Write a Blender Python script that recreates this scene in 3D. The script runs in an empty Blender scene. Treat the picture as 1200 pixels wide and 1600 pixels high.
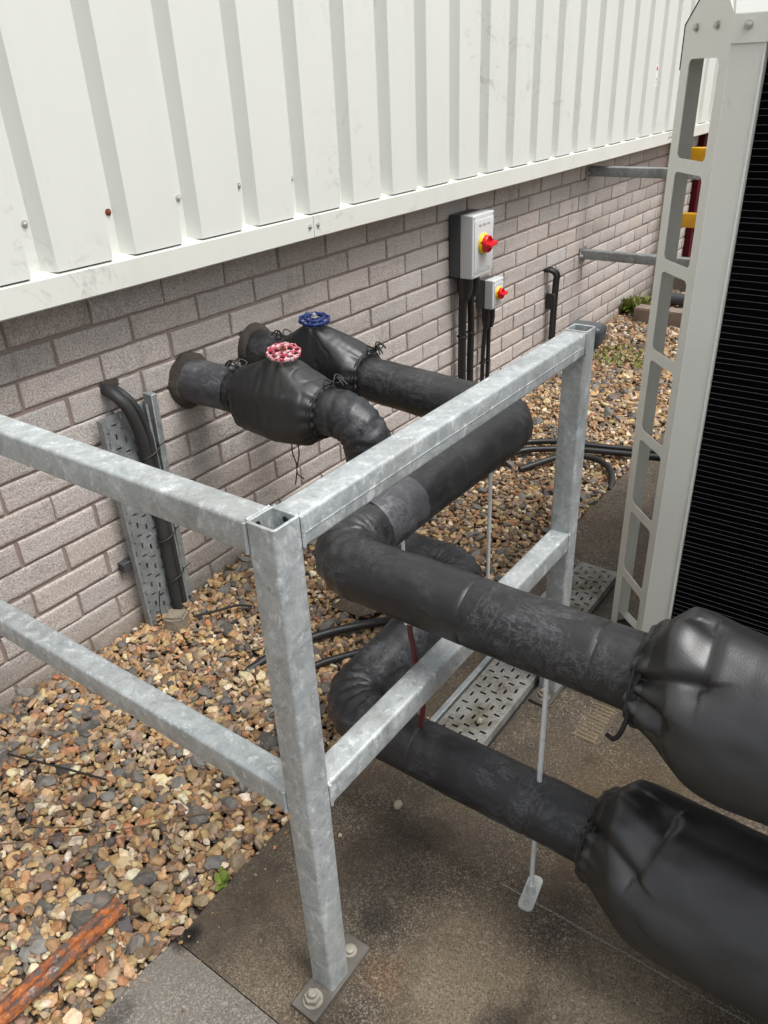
import bpy, bmesh, math, random
import numpy as np
from mathutils import Vector, Matrix, noise as mnoise

random.seed(7)
RNG = np.random.default_rng(11)
PI = math.pi
S = bpy.context.scene
COL = S.collection
W = 1.743            # y of the brick face

# ------------------------------------------------------------------ helpers
def link(o):
    COL.objects.link(o)
    return o

def tag(o, label=None, cat=None, group=None, kind=None):
    if label: o['label'] = label
    if cat: o['category'] = cat
    if group: o['group'] = group
    if kind: o['kind'] = kind
    return o

def thing(name, label, cat, loc, group=None):
    o = bpy.data.objects.new(name, None)
    o.location = loc
    o.empty_display_size = 0.05
    link(o)
    return tag(o, label, cat, group)

def root_loc(o):
    while o.parent: o = o.parent
    return Vector(o.location)

class MB:
    def __init__(s):
        s.v = []; s.f = []; s.sm = []; s.mi = []
    def add(s, verts, faces, smooth=False, mi=0):
        b = len(s.v)
        s.v.extend([tuple(v) for v in verts])
        for f in faces:
            s.f.append(tuple(i + b for i in f)); s.sm.append(smooth); s.mi.append(mi)
        return s
    def bm(s, bm, smooth=False, mi=0):
        bm.verts.index_update()
        s.add([v.co[:] for v in bm.verts], [[v.index for v in f.verts] for f in bm.faces], smooth, mi)
        bm.free(); return s
    def box(s, a, b, bev=0.0, seg=2, M=None, mi=0):
        bm = bmesh.new()
        bmesh.ops.create_cube(bm, size=1)
        a = Vector(a); b = Vector(b)
        for v in bm.verts:
            v.co = Vector(((a[i] + b[i]) / 2 + v.co[i] * (b[i] - a[i]) for i in range(3)))
        if bev > 0:
            bmesh.ops.bevel(bm, geom=bm.edges[:], offset=bev, segments=seg, affect='EDGES', profile=0.6, clamp_overlap=True)
        if M is not None: bm.transform(M)
        return s.bm(bm, bev > 0, mi)
    def tube(s, pts, rad, n=16, cap=True, mi=0, smooth=True, ell=1.0, ncb=None):
        """sweep of a circle along pts; rad a number or list; ncb(i, k, ang, r) may change the radius"""
        P = [Vector(p) for p in pts]
        N = len(P)
        rad = [rad] * N if not hasattr(rad, '__len__') else rad
        T = []
        for i in range(N):
            t = (P[min(i + 1, N - 1)] - P[max(i - 1, 0)]).normalized(); T.append(t)
        up = Vector((0, 0, 1)) if abs(T[0].z) < 0.9 else Vector((1, 0, 0))
        nrm = (up - T[0] * up.dot(T[0])).normalized()
        V = []; 
        for i in range(N):
            nrm = (nrm - T[i] * nrm.dot(T[i])).normalized()
            bn = T[i].cross(nrm)
            for k in range(n):
                a = 2 * PI * k / n
                r = rad[i]
                if ncb: r = ncb(i, k, a, r)
                V.append(P[i] + nrm * (math.cos(a) * r) + bn * (math.sin(a) * r * ell))
        F = []
        for i in range(N - 1):
            for k in range(n):
                k2 = (k + 1) % n
                F.append((i * n + k, i * n + k2, (i + 1) * n + k2, (i + 1) * n + k))
        s.add(V, F, smooth, mi)
        if cap:
            s.add(V[:n], [tuple(range(n - 1, -1, -1))], False, mi)
            s.add(V[-n:], [tuple(range(n))], False, mi)
        return s
    def lathe(s, prof, M, n=24, mi=0, smooth=True):
        """prof: list of (r, h) revolved round local z, M places it"""
        V = []; F = []
        for r, h in prof:
            for k in range(n):
                a = 2 * PI * k / n
                V.append(M @ Vector((r * math.cos(a), r * math.sin(a), h)))
        for i in range(len(prof) - 1):
            for k in range(n):
                k2 = (k + 1) % n
                F.append((i * n + k, i * n + k2, (i + 1) * n + k2, (i + 1) * n + k))
        return s.add(V, F, smooth, mi)
    def prism(s, poly, M, h, mi=0, smooth=False):
        """polygon (x,y) extruded along local z from 0 to h"""
        n = len(poly)
        V = [M @ Vector((x, y, 0)) for x, y in poly] + [M @ Vector((x, y, h)) for x, y in poly]
        F = [tuple(range(n - 1, -1, -1)), tuple(range(n, 2 * n))]
        for k in range(n):
            k2 = (k + 1) % n
            F.append((k, k2, n + k2, n + k))
        return s.add(V, F, smooth, mi)
    def build(s, name, mat, parent=None, sharp=38, origin=None):
        me = bpy.data.meshes.new(name)
        off = root_loc(parent) if parent else (Vector(origin) if origin else Vector((0, 0, 0)))
        me.from_pydata([(v[0] - off.x, v[1] - off.y, v[2] - off.z) for v in s.v], [], s.f)
        me.polygons.foreach_set('use_smooth', s.sm)
        mats = mat if isinstance(mat, (list, tuple)) else [mat]
        for m in mats: me.materials.append(m)
        if len(mats) > 1: me.polygons.foreach_set('material_index', s.mi)
        me.update()
        bm = bmesh.new(); bm.from_mesh(me)
        bmesh.ops.remove_doubles(bm, verts=bm.verts, dist=1e-5)
        bmesh.ops.recalc_face_normals(bm, faces=bm.faces)
        bm.to_mesh(me); bm.free()
        if any(s.sm): me.set_sharp_from_angle(angle=math.radians(sharp))
        o = bpy.data.objects.new(name, me)
        if parent: o.parent = parent
        else: o.location = off
        return link(o)

def axisM(loc, z, x=None):
    z = Vector(z).normalized()
    x = Vector(x) if x else (Vector((1, 0, 0)) if abs(z.x) < 0.9 else Vector((0, 1, 0)))
    x = (x - z * x.dot(z)).normalized(); y = z.cross(x)
    M = Matrix((x, y, z)).transposed().to_4x4(); M.translation = Vector(loc)
    return M

def fillet(pts, r, seg=10, step=0.03):
    """polyline with rounded corners, resampled"""
    P = [Vector(p) for p in pts]
    out = [P[0]]
    for i in range(1, len(P) - 1):
        a, b, c = P[i - 1], P[i], P[i + 1]
        d1 = (a - b).normalized(); d2 = (c - b).normalized()
        ang = d1.angle(d2)
        t = r / math.tan(ang / 2)
        p1 = b + d1 * t; p2 = b + d2 * t
        ctr = b + (d1 + d2).normalized() * (r / math.sin(ang / 2))
        u = (p1 - ctr); w = (p2 - ctr); tot = u.angle(w); ax = u.cross(w).normalized()
        for k in range(seg + 1):
            out.append(ctr + Matrix.Rotation(tot * k / seg, 3, ax) @ u)
    out.append(P[-1])
    res = [out[0]]
    for p in out[1:]:
        L = (p - res[-1]).length
        n = max(1, int(L / step))
        a = res[-1].copy()
        for k in range(1, n + 1): res.append(a.lerp(p, k / n))
    return res

def bez(pts, n=40):
    """Catmull-Rom through pts"""
    P = [Vector(p) for p in pts]; P = [P[0] * 2 - P[1]] + P + [P[-1] * 2 - P[-2]]
    out = []
    m = len(P) - 3
    for i in range(m):
        for k in range(n // m):
            t = k / (n // m)
            a, b, c, d = P[i:i + 4]
            out.append(0.5 * ((2 * b) + (c - a) * t + (2 * a - 5 * b + 4 * c - d) * t * t + (3 * b - a - 3 * c + d) * t ** 3))
    out.append(P[-2]); return out

# ------------------------------------------------------------------ materials
class NT:
    def __init__(s, name):
        s.m = bpy.data.materials.new(name); s.m.use_nodes = True
        s.t = s.m.node_tree; s.n = s.t.nodes; s.l = s.t.links
        s.b = s.n['Principled BSDF']
        s.pos = s.n.new('ShaderNodeNewGeometry').outputs['Position']
    def set(s, **k):
        for a, v in k.items():
            i = s.b.inputs[a.replace('_', ' ')]
            if hasattr(v, 'is_output') or isinstance(v, bpy.types.NodeSocket): s.l.new(v, i)
            else: i.default_value = v if not isinstance(v, tuple) or len(v) == 4 else (*v, 1)
        return s
    def inp(s, sock, v):
        if isinstance(v, bpy.types.NodeSocket): s.l.new(v, sock)
        elif isinstance(v, tuple) and len(v) == 3 and sock.type == 'RGBA': sock.default_value = (*v, 1)
        else: sock.default_value = v
    def scale(s, vec, sc):
        m = s.n.new('ShaderNodeMapping'); s.l.new(vec, m.inputs['Vector']); m.inputs['Scale'].default_value = sc
        return m.outputs[0]
    def noise(s, scale, detail=4, rough=0.55, vec=None, dist=0.0, col=False):
        k = s.n.new('ShaderNodeTexNoise'); s.l.new(vec or s.pos, k.inputs['Vector'])
        k.inputs['Scale'].default_value = scale; k.inputs['Detail'].default_value = detail
        k.inputs['Roughness'].default_value = rough; k.inputs['Distortion'].default_value = dist
        return k.outputs['Color' if col else 'Fac']
    def vor(s, scale, vec=None, out='Distance', feat='F1'):
        k = s.n.new('ShaderNodeTexVoronoi'); k.feature = feat
        s.l.new(vec or s.pos, k.inputs['Vector']); k.inputs['Scale'].default_value = scale
        return k.outputs[out]
    def ramp(s, fac, *stops):
        r = s.n.new('ShaderNodeValToRGB'); s.l.new(fac, r.inputs[0])
        e = r.color_ramp.elements
        while len(e) < len(stops): e.new(0.5)
        for el, (p, c) in zip(e, stops):
            el.position = p; el.color = (*c, 1) if isinstance(c, tuple) else (c, c, c, 1)
        return r.outputs[0]
    def mix(s, fac, a, b, mode='MIX'):
        k = s.n.new('ShaderNodeMix'); k.data_type = 'RGBA'; k.blend_type = mode
        s.inp(k.inputs[0], fac); s.inp(k.inputs[6], a); s.inp(k.inputs[7], b)
        return k.outputs[2]
    def math(s, op, a, b=0.0):
        k = s.n.new('ShaderNodeMath'); k.operation = op
        s.inp(k.inputs[0], a); s.inp(k.inputs[1], b)
        return k.outputs[0]
    def bump(s, h, strength=0.3, dist=0.005):
        k = s.n.new('ShaderNodeBump'); k.inputs['Strength'].default_value = strength
        k.inputs['Distance'].default_value = dist; s.l.new(h, k.inputs['Height'])
        s.l.new(k.outputs[0], s.b.inputs['Normal']); return s
    def attr(s, name):
        k = s.n.new('ShaderNodeAttribute'); k.attribute_name = name; return k.outputs['Color']
    def xyz(s):
        k = s.n.new('ShaderNodeSeparateXYZ'); s.l.new(s.pos, k.inputs[0]); return k.outputs

def plain(name, col, rough=0.5, metal=0.0, bumpscale=None, bs=0.15, var=0.12, **kw):
    t = NT(name)
    n = t.noise(9, 5, 0.6)
    c = t.mix(t.ramp(n, (0.3, 0.0), (0.7, 1.0)), tuple(x * (1 - var) for x in col), tuple(min(1, x * (1 + var)) for x in col))
    t.set(Base_Color=c, Roughness=t.ramp(t.noise(25, 4), (0.3, max(0, rough - 0.06)), (0.7, min(1, rough + 0.06))), Metallic=metal, **kw)
    if bumpscale: t.bump(t.noise(bumpscale, 3), bs, 0.002)
    return t.m

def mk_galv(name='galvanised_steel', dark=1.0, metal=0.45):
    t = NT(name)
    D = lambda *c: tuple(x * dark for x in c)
    sp = t.vor(120, out='Color'); sep = t.n.new('ShaderNodeSeparateColor'); t.l.new(sp, sep.inputs[0])
    warped = t.noise(22, 7, 0.72, dist=1.4)
    run = t.noise(46, 8, 0.8, vec=t.scale(t.pos, (1, 1, 0.55)), dist=0.25)
    c = t.mix(t.ramp(warped, (0.34, 0.0), (0.66, 1.0)), D(0.27, 0.295, 0.30), D(0.47, 0.50, 0.50))
    c = t.mix(t.ramp(sep.outputs[0], (0.15, 0.0), (1.0, 0.30)), c, D(0.40, 0.43, 0.44))
    c = t.mix(t.ramp(run, (0.535, 0.0), (0.63, 0.75)), c, D(0.66, 0.69, 0.69))
    c = t.mix(t.ramp(t.noise(5, 6, 0.7), (0.50, 0.0), (0.68, 0.65)), c, D(0.20, 0.195, 0.175))
    c = t.mix(t.ramp(t.noise(48, 7, 0.8, dist=0.7), (0.58, 0.0), (0.66, 0.6)), c, D(0.16, 0.17, 0.17))
    fine = t.ramp(t.noise(210, 3, 0.7), (0.60, 0.0), (0.72, 0.55))
    c = t.mix(fine, c, D(0.70, 0.72, 0.72))
    t.set(Base_Color=c, Metallic=metal, Roughness=t.ramp(run, (0.3, 0.40), (0.7, 0.62)))
    t.bump(t.math('ADD', warped, t.math('MULTIPLY', t.noise(80, 4, 0.7), 0.5)), 0.30, 0.004)
    return t.m

def mk_lagging(name, base, scuff, amt=0.5, vs=(1, 1, 1)):
    t = NT(name)
    v = t.scale(t.pos, vs)
    big = t.noise(6, 5, 0.6, vec=v, dist=0.5)
    patch = t.noise(10, 8, 0.78, dist=0.7)
    fine = t.noise(95, 8, 0.8, vec=t.scale(t.pos, (1.0, 0.5, 1.3)), dist=0.8)
    scr = t.noise(15, 9, 0.8, vec=t.scale(t.pos, (0.6, 2.0, 1.6)), dist=1.4)
    scr2 = t.noise(18, 9, 0.8, vec=t.scale(t.pos, (2.2, 0.5, 1.5)), dist=1.2)
    c = t.mix(t.ramp(big, (0.35, 0.0), (0.7, 1.0)), base, tuple(x * 1.5 for x in base))
    m = t.math('MULTIPLY', t.ramp(patch, (0.47, 0.0), (0.70, 1.0)), t.ramp(fine, (0.45, 0.0), (0.64, 1.0)))
    c = t.mix(t.math('MULTIPLY', m, amt), c, scuff)
    for k, q in enumerate((scr, scr2)):
        line = t.ramp(q, (0.480, 0.0), (0.499, 1.0), (0.518, 0.0))
        msk = t.ramp(t.noise(6.5 + 1.7 * k, 5, 0.7), (0.51, 0.0), (0.62, 1.0))
        c = t.mix(t.math('MULTIPLY', t.math('MULTIPLY', line, msk), min(1, amt * 1.3)), c, tuple(min(1, x * 1.6) for x in scuff))
    t.set(Base_Color=c, Roughness=t.ramp(patch, (0.35, 0.34), (0.7, 0.55)), Specular_IOR_Level=0.55)
    wr = t.noise(60, 4, 0.6, vec=t.scale(t.pos, (1.0, 0.30, 0.8)), dist=1.0)
    t.bump(t.math('ADD', t.noise(14, 4, 0.5, vec=v, dist=0.5), t.math('MULTIPLY', t.math('ADD', fine, wr), 0.18)), 0.28, 0.006)
    return t.m

def mk_vinyl(name, col=(0.0085, 0.0085, 0.009), rough=0.45):
    t = NT(name)
    t.set(Base_Color=t.mix(t.ramp(t.noise(5, 4), (0.3, 0.0), (0.7, 1.0)), col, tuple(x * 1.35 for x in col)),
          Roughness=t.ramp(t.noise(6, 4), (0.3, rough - 0.05), (0.7, rough + 0.06)), Specular_IOR_Level=0.85)
    t.bump(t.math('ADD', t.noise(420, 2), t.math('MULTIPLY', t.noise(11, 5, 0.55, dist=0.7), 5.0)), 0.12, 0.002)
    return t.m

def mk_brick():
    t = NT('split_face_brick')
    a = t.attr('Col')
    n1 = t.noise(210, 5, 0.7); n2 = t.noise(70, 5, 0.7); big = t.noise(2.2, 4)
    c = t.mix(t.ramp(n1, (0.36, 0.0), (0.62, 1.0)), (0.30, 0.268, 0.25), (0.62, 0.585, 0.555))
    c = t.mix(1.0, c, a, 'MULTIPLY')
    c = t.mix(t.ramp(t.noise(300, 2), (0.66, 0.0), (0.72, 0.75)), c, (0.10, 0.085, 0.075))
    c = t.mix(t.ramp(n2, (0.60, 0.0), (0.76, 0.4)), c, (0.24, 0.20, 0.17))
    z = t.xyz()[2]
    low = t.math('MULTIPLY', t.ramp(z, (0.0, 1.0), (0.14, 0.0)), t.ramp(t.noise(9, 5, 0.7), (0.3, 0.35), (0.6, 1.0)))
    c = t.mix(t.math('MULTIPLY', low, 0.65), c, (0.19, 0.145, 0.09))
    c = t.mix(t.ramp(big, (0.55, 0.0), (0.8, 0.35)), c, (0.22, 0.19, 0.165))
    st = t.noise(9, 7, 0.75, vec=t.scale(t.pos, (1.3, 1, 0.35)))
    c = t.mix(t.ramp(st, (0.56, 0.0), (0.72, 0.45)), c, (0.17, 0.145, 0.122))
    t.set(Base_Color=c, Roughness=0.92, Specular_IOR_Level=0.25)
    t.bump(t.math('ADD', n2, t.math('MULTIPLY', n1, 0.7)), 0.55, 0.008)
    return t.m

def mk_mortar():
    t = NT('mortar')
    n = t.noise(120, 5, 0.7)
    c = t.mix(n, (0.19, 0.145, 0.125), (0.35, 0.28, 0.245))
    t.set(Base_Color=c, Roughness=0.95); t.bump(n, 0.4, 0.004)
    return t.m

def mk_white(name, col, dirt=0.25, orange=False):
    t = NT(name)
    st = t.noise(3.5, 6, 0.7, vec=t.scale(t.pos, (1, 1, 0.25)))
    sm = t.noise(11, 7, 0.75, dist=1.0)
    c = t.mix(t.ramp(st, (0.45, 0.0), (0.75, dirt)), col, tuple(x * 0.84 for x in col))
    m = t.math('MULTIPLY', t.ramp(sm, (0.55, 0.0), (0.68, dirt * 2.0)), t.ramp(t.noise(1.7, 3), (0.50, 0.0), (0.62, 1.0)))
    c = t.mix(m, c, (0.38, 0.37, 0.34))
    sc = t.noise(16, 9, 0.8, vec=t.scale(t.pos, (2.4, 1, 0.5)), dist=2.2)
    m = t.math('MULTIPLY', t.ramp(sc, (0.60, 0.0), (0.66, dirt * 1.8)), t.ramp(t.noise(2.3, 3), (0.50, 0.0), (0.60, 1.0)))
    c = t.mix(m, c, (0.33, 0.32, 0.30))
    t.set(Base_Color=c, Roughness=0.42 if not orange else 0.5)
    if orange: t.bump(t.noise(230, 2), 0.25, 0.0015)
    else: t.bump(t.noise(3, 3), 0.08, 0.01)
    return t.m

def mk_concrete(name, darker, lighter, speck, tan, blobs=(), grain=430):
    t = NT(name)
    big = t.noise(2.6, 6, 0.6, dist=0.5); mid = t.noise(9, 6, 0.65); fine = t.noise(260, 3, 0.7)
    c = t.mix(t.ramp(big, (0.36, 0.0), (0.66, 1.0)), darker, lighter)
    c = t.mix(t.ramp(mid, (0.42, 0.0), (0.68, 0.75)), c, tan)
    den = t.ramp(t.noise(4.2, 6, 0.7, dist=0.4), (0.36, 0.12), (0.60, 1.0))
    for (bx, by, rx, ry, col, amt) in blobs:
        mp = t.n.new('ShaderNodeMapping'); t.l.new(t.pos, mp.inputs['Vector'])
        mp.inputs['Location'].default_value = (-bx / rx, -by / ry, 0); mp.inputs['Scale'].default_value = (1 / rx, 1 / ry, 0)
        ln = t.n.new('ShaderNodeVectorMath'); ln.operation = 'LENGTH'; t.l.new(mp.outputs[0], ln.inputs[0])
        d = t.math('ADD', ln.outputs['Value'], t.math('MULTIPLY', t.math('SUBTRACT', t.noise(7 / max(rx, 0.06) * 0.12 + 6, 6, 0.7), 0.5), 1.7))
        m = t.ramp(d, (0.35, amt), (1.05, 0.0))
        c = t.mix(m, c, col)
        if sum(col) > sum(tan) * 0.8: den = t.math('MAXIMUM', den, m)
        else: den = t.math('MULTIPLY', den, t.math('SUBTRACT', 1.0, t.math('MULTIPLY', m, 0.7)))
    v = t.vor(grain, out='Color'); sep = t.n.new('ShaderNodeSeparateColor'); t.l.new(v, sep.inputs[0])
    v2 = t.vor(grain * 0.55, out='Color'); sep2 = t.n.new('ShaderNodeSeparateColor'); t.l.new(v2, sep2.inputs[0])
    g = t.math('ADD', t.ramp(sep.outputs[0], (0.50, 0.0), (1.0, 0.75)), t.ramp(sep2.outputs[1], (0.90, 0.0), (1.0, 0.55)))
    c = t.mix(t.math('MULTIPLY', g, den), c, speck)
    c = t.mix(t.ramp(sep.outputs[2], (0.72, 0.0), (1.0, 0.6)), c, tuple(x * 0.5 for x in darker))
    c = t.mix(t.ramp(t.noise(5.5, 5, 0.65), (0.60, 0.0), (0.74, 0.7)), c, tuple(x * 0.6 for x in darker))
    t.set(Base_Color=c, Roughness=t.ramp(big, (0.35, 0.5), (0.65, 0.85)), Specular_IOR_Level=0.32)
    t.bump(t.math('ADD', t.math('ADD', fine, sep.outputs[0]), mid), 0.35, 0.003)
    return t.m

def mk_stone():
    t = NT('flint_gravel')
    a = t.attr('Col')
    n = t.noise(90, 5, 0.7); n2 = t.noise(35, 4, 0.6, dist=0.8)
    c = t.mix(t.ramp(n, (0.3, 0.0), (0.7, 1.0)), (0.62, 0.6, 0.58), (1.28, 1.25, 1.2))
    c = t.mix(1.0, a, c, 'MULTIPLY')
    c = t.mix(t.ramp(n2, (0.56, 0.0), (0.72, 0.45)), c, (0.30, 0.19, 0.085))
    t.set(Base_Color=c, Roughness=t.ramp(n, (0.3, 0.45), (0.7, 0.75)), Specular_IOR_Level=0.4)
    t.bump(n, 0.3, 0.003)
    return t.m

def mk_soil():
    t = NT('gravel_bed_soil')
    n = t.noise(60, 6, 0.7)
    v = t.vor(55, out='Color')
    c = t.mix(n, (0.02, 0.016, 0.012), (0.09, 0.065, 0.045))
    t.set(Base_Color=c, Roughness=0.95); t.bump(n, 0.6, 0.01)
    return t.m

def mk_rust():
    t = NT('rusted_painted_steel')
    n = t.noise(40, 10, 0.82, dist=0.2); n2 = t.noise(120, 6, 0.75)
    st = t.noise(34, 9, 0.8, vec=t.scale(t.pos, (0.8, 1.5, 1.5)), dist=0.3)
    c = t.mix(t.ramp(n, (0.38, 0.0), (0.56, 1.0)), (0.085, 0.020, 0.009), (0.42, 0.130, 0.028))
    c = t.mix(t.ramp(n2, (0.55, 0.0), (0.66, 0.7)), c, (0.17, 0.042, 0.018))
    c = t.mix(t.ramp(st, (0.49, 0.0), (0.55, 1.0)), c, (0.085, 0.065, 0.057))
    c = t.mix(t.ramp(t.noise(31, 6, 0.8), (0.60, 0.0), (0.66, 0.8)), c, (0.34, 0.30, 0.27))
    t.set(Base_Color=c, Roughness=0.8); t.bump(n2, 0.5, 0.004)
    return t.m

def mk_wheel(name, paint, worn, amt):
    t = NT(name)
    n = t.noise(75, 5, 0.7)
    c = t.mix(t.ramp(n, (amt, 0.0), (amt + 0.06, 1.0)), paint, worn)
    t.set(Base_Color=c, Roughness=0.38); t.bump(n, 0.2, 0.002)
    return t.m

M = dict(
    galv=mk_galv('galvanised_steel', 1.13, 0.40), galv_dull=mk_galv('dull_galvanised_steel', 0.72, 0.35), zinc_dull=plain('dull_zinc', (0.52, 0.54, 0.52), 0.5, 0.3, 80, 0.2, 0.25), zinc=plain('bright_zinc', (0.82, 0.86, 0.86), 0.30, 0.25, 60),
    plate=plain('weathered_steel_plate', (0.105, 0.097, 0.082), 0.6, 0.3, 70, 0.3, 0.45),
    bolt_dull=plain('dull_bolt_steel', (0.27, 0.25, 0.21), 0.6, 0.35, 90, 0.3, 0.4), steel=plain('bolt_steel', (0.52, 0.51, 0.47), 0.45, 0.6, 60, 0.2, 0.25),
    lag=mk_lagging('scuffed_black_lagging', (0.0125, 0.0125, 0.0135), (0.115, 0.115, 0.12), 0.45),
    lag_low=mk_lagging('bluish_black_lagging', (0.0120, 0.0127, 0.0148), (0.115, 0.118, 0.126), 0.55),
    lag_grey=mk_lagging('grey_weathered_lagging', (0.040, 0.041, 0.046), (0.16, 0.16, 0.165), 0.7),
    vinyl=mk_vinyl('black_pvc_fabric'), cord=plain('black_cord', (0.012, 0.012, 0.012), 0.6),
    seal=plain('brown_foam_seal', (0.058, 0.048, 0.039), 0.95, 0, 130, 0.9, 0.5),
    brick=mk_brick(), mortar=mk_mortar(),
    clad=mk_white('white_cladding_paint', (0.675, 0.685, 0.64), 0.32), flash=mk_white('white_flashing_paint', (0.675, 0.68, 0.62), 0.5),
    unit=mk_white('textured_white_paint', (0.76, 0.76, 0.70), 0.15, True),
    cable=plain('worn_grey_black_cable', (0.030, 0.030, 0.030), 0.6, 0, 60, 0.2, 0.3), black=plain('black_rubber', (0.014, 0.014, 0.015), 0.45, 0, 60, 0.15, 0.2), blackmat=plain('matt_black_coil', (0.0022, 0.0022, 0.003), 1.0, 0, Specular_IOR_Level=0.04),
    wire=plain('black_coated_wire', (0.055, 0.058, 0.06), 0.5, 0.0),
    encl_dark=plain('dark_grey_plastic', (0.055, 0.06, 0.066), 0.42, 0, 200, 0.05, 0.08),
    encl=plain('light_grey_plastic', (0.56, 0.57, 0.57), 0.4, 0, 200, 0.03, 0.04),
    encl_mark=plain('pale_grey_print', (0.33, 0.35, 0.36), 0.5),
    yellow=plain('yellow_plastic', (0.85, 0.58, 0.01), 0.35, 0, None, 0, 0.04), red=plain('red_plastic', (0.66, 0.012, 0.02), 0.3, 0, None, 0, 0.06),
    red_dark=plain('dark_red_paint', (0.07, 0.003, 0.008), 0.6, 0, None, 0, 0.1, Specular_IOR_Level=0.15), yellow_paint=plain('yellow_barrier_paint', (0.66, 0.34, 0.006), 0.4),
    screw_rust=plain('rusty_screw', (0.20, 0.06, 0.03), 0.7, 0.2), tube=plain('dull_red_tubing', (0.115, 0.022, 0.024), 0.4),
    rust=mk_rust(), stone=mk_stone(), soil=mk_soil(),
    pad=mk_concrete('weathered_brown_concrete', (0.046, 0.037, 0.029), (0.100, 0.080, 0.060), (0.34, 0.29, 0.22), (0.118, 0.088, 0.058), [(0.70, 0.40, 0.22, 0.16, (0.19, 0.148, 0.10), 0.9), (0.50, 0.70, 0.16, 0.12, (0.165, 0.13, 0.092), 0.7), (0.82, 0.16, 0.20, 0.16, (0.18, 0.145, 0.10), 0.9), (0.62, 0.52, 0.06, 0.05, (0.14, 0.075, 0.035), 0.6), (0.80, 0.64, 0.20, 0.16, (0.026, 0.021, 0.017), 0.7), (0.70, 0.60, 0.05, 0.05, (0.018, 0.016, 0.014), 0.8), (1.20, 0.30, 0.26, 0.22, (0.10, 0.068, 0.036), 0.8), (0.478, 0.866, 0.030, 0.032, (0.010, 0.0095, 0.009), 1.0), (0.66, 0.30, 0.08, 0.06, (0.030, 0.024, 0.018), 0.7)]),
    slab=mk_concrete('grey_paving_concrete', (0.15, 0.135, 0.115), (0.225, 0.205, 0.178), (0.38, 0.355, 0.315), (0.19, 0.172, 0.148), [(0.462, 0.872, 0.030, 0.032, (0.012, 0.011, 0.010), 1.0), (0.30, 0.86, 0.06, 0.03, (0.05, 0.047, 0.042), 0.7)]),
    lump=mk_concrete('damp_brown_concrete', (0.07, 0.055, 0.042), (0.12, 0.095, 0.07), (0.3, 0.26, 0.2), (0.11, 0.08, 0.05)), block=mk_concrete('pale_concrete_block', (0.20, 0.17, 0.13), (0.30, 0.265, 0.20), (0.42, 0.38, 0.3), (0.24, 0.20, 0.15)),
    chalk=plain('chalk_mark', (0.46, 0.46, 0.43), 0.95), tan_bar=plain('worn_grate_iron', (0.20, 0.15, 0.085), 0.8, 0, 90, 0.3, 0.3),
    leaf=plain('weed_leaf', (0.16, 0.22, 0.035), 0.55, 0, None, 0, 0.4), leaf_y=plain('dry_grass', (0.26, 0.24, 0.07), 0.7, 0, None, 0, 0.4),
    twig=plain('dry_twig', (0.14, 0.085, 0.05), 0.85), stain=plain('dark_oil_stain', (0.018, 0.016, 0.015), 0.8),
    wheel_red=mk_wheel('worn_red_paint', (0.36, 0.025, 0.055), (0.66, 0.46, 0.46), 0.47),
    wheel_blue=mk_wheel('blue_enamel', (0.010, 0.025, 0.12), (0.35, 0.38, 0.45), 0.66),
    timber=plain('weathered_kerb', (0.20, 0.155, 0.125), 0.9, 0, 60, 0.5, 0.3), white_print=plain('sticker_white', (0.8, 0.8, 0.78), 0.4),
    black_gap=plain('sealant_line', (0.10, 0.10, 0.10), 0.8),
)

def bolt_head(mb, loc, axis, r=0.008, h=0.006, washer=0.013, mi=0, stud=0.0):
    m = axisM(loc, axis)
    if washer: mb.lathe([(0.0, 0.0), (washer, 0.0), (washer, 0.0022), (r * 0.5, 0.0024)], m, 20, mi)
    z0 = 0.002 if washer else 0.0
    hexa = [(r * math.cos(PI / 3 * k), r * math.sin(PI / 3 * k)) for k in range(6)]
    mb.prism(hexa, m @ Matrix.Translation((0, 0, z0)), h, mi)
    if stud: mb.lathe([(r * 0.55, z0 + h), (r * 0.55, z0 + h + stud * 0.85), (r * 0.42, z0 + h + stud), (0, z0 + h + stud)], m, 14, mi)
    else: mb.lathe([(r * 0.8, z0 + h), (r * 0.5, z0 + h * 1.25), (0, z0 + h * 1.3)], m, 14, mi)

# ------------------------------------------------------------------ ground
def sheet(name, x0, x1, y0, y1, z, mat, nx=1, ny=1):
    mb = MB(); V = []; F = []
    for j in range(ny + 1):
        for i in range(nx + 1):
            V.append((x0 + (x1 - x0) * i / nx, y0 + (y1 - y0) * j / ny, z))
    for j in range(ny):
        for i in range(nx):
            a = j * (nx + 1) + i; F.append((a, a + 1, a + nx + 2, a + nx + 1))
    mb.add(V, F); o = mb.build(name, mat); return tag(o, kind='structure')

sheet('gravel_bed', -40, 60, -40, 40, -0.030, M['soil'])

def edge_noise(x): return 0.888 + 0.006 * mnoise.noise(Vector((x * 9, 0.3, 0))) + 0.004 * mnoise.noise(Vector((x * 31, 2.3, 0)))
def slab_mesh(name, x0, x1, y0, z0, z1, mat, jag=True):
    mb = MB(); n = int((x1 - x0) / 0.02)
    top = []; lo = []
    for i in range(n + 1):
        x = x0 + (x1 - x0) * i / n; y = edge_noise(x)
        top += [(x, y0, z1), (x, y - 0.008, z1), (x, y, z1 - 0.006), (x, y, z0)]
    F = []
    for i in range(n):
        for k in range(3):
            a = i * 4 + k; F.append((a, a + 4, a + 5, a + 1))
    mb.add(top, F, True)
    for i in (0, n):
        a = i * 4; mb.add([top[a], top[a + 1], top[a + 2], top[a + 3], (top[a][0], y0, z0)], [(0, 1, 2, 3, 4)])
    o = mb.build(name, mat, sharp=50); return tag(o, kind='structure')

slab_mesh('concrete_pad', 0.458, 14.0, -20, -0.12, 0.0, M['pad'])
slab_mesh('paving_slab', -10.0, 0.4555, -20, -0.12, 0.001, M['slab'])
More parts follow.
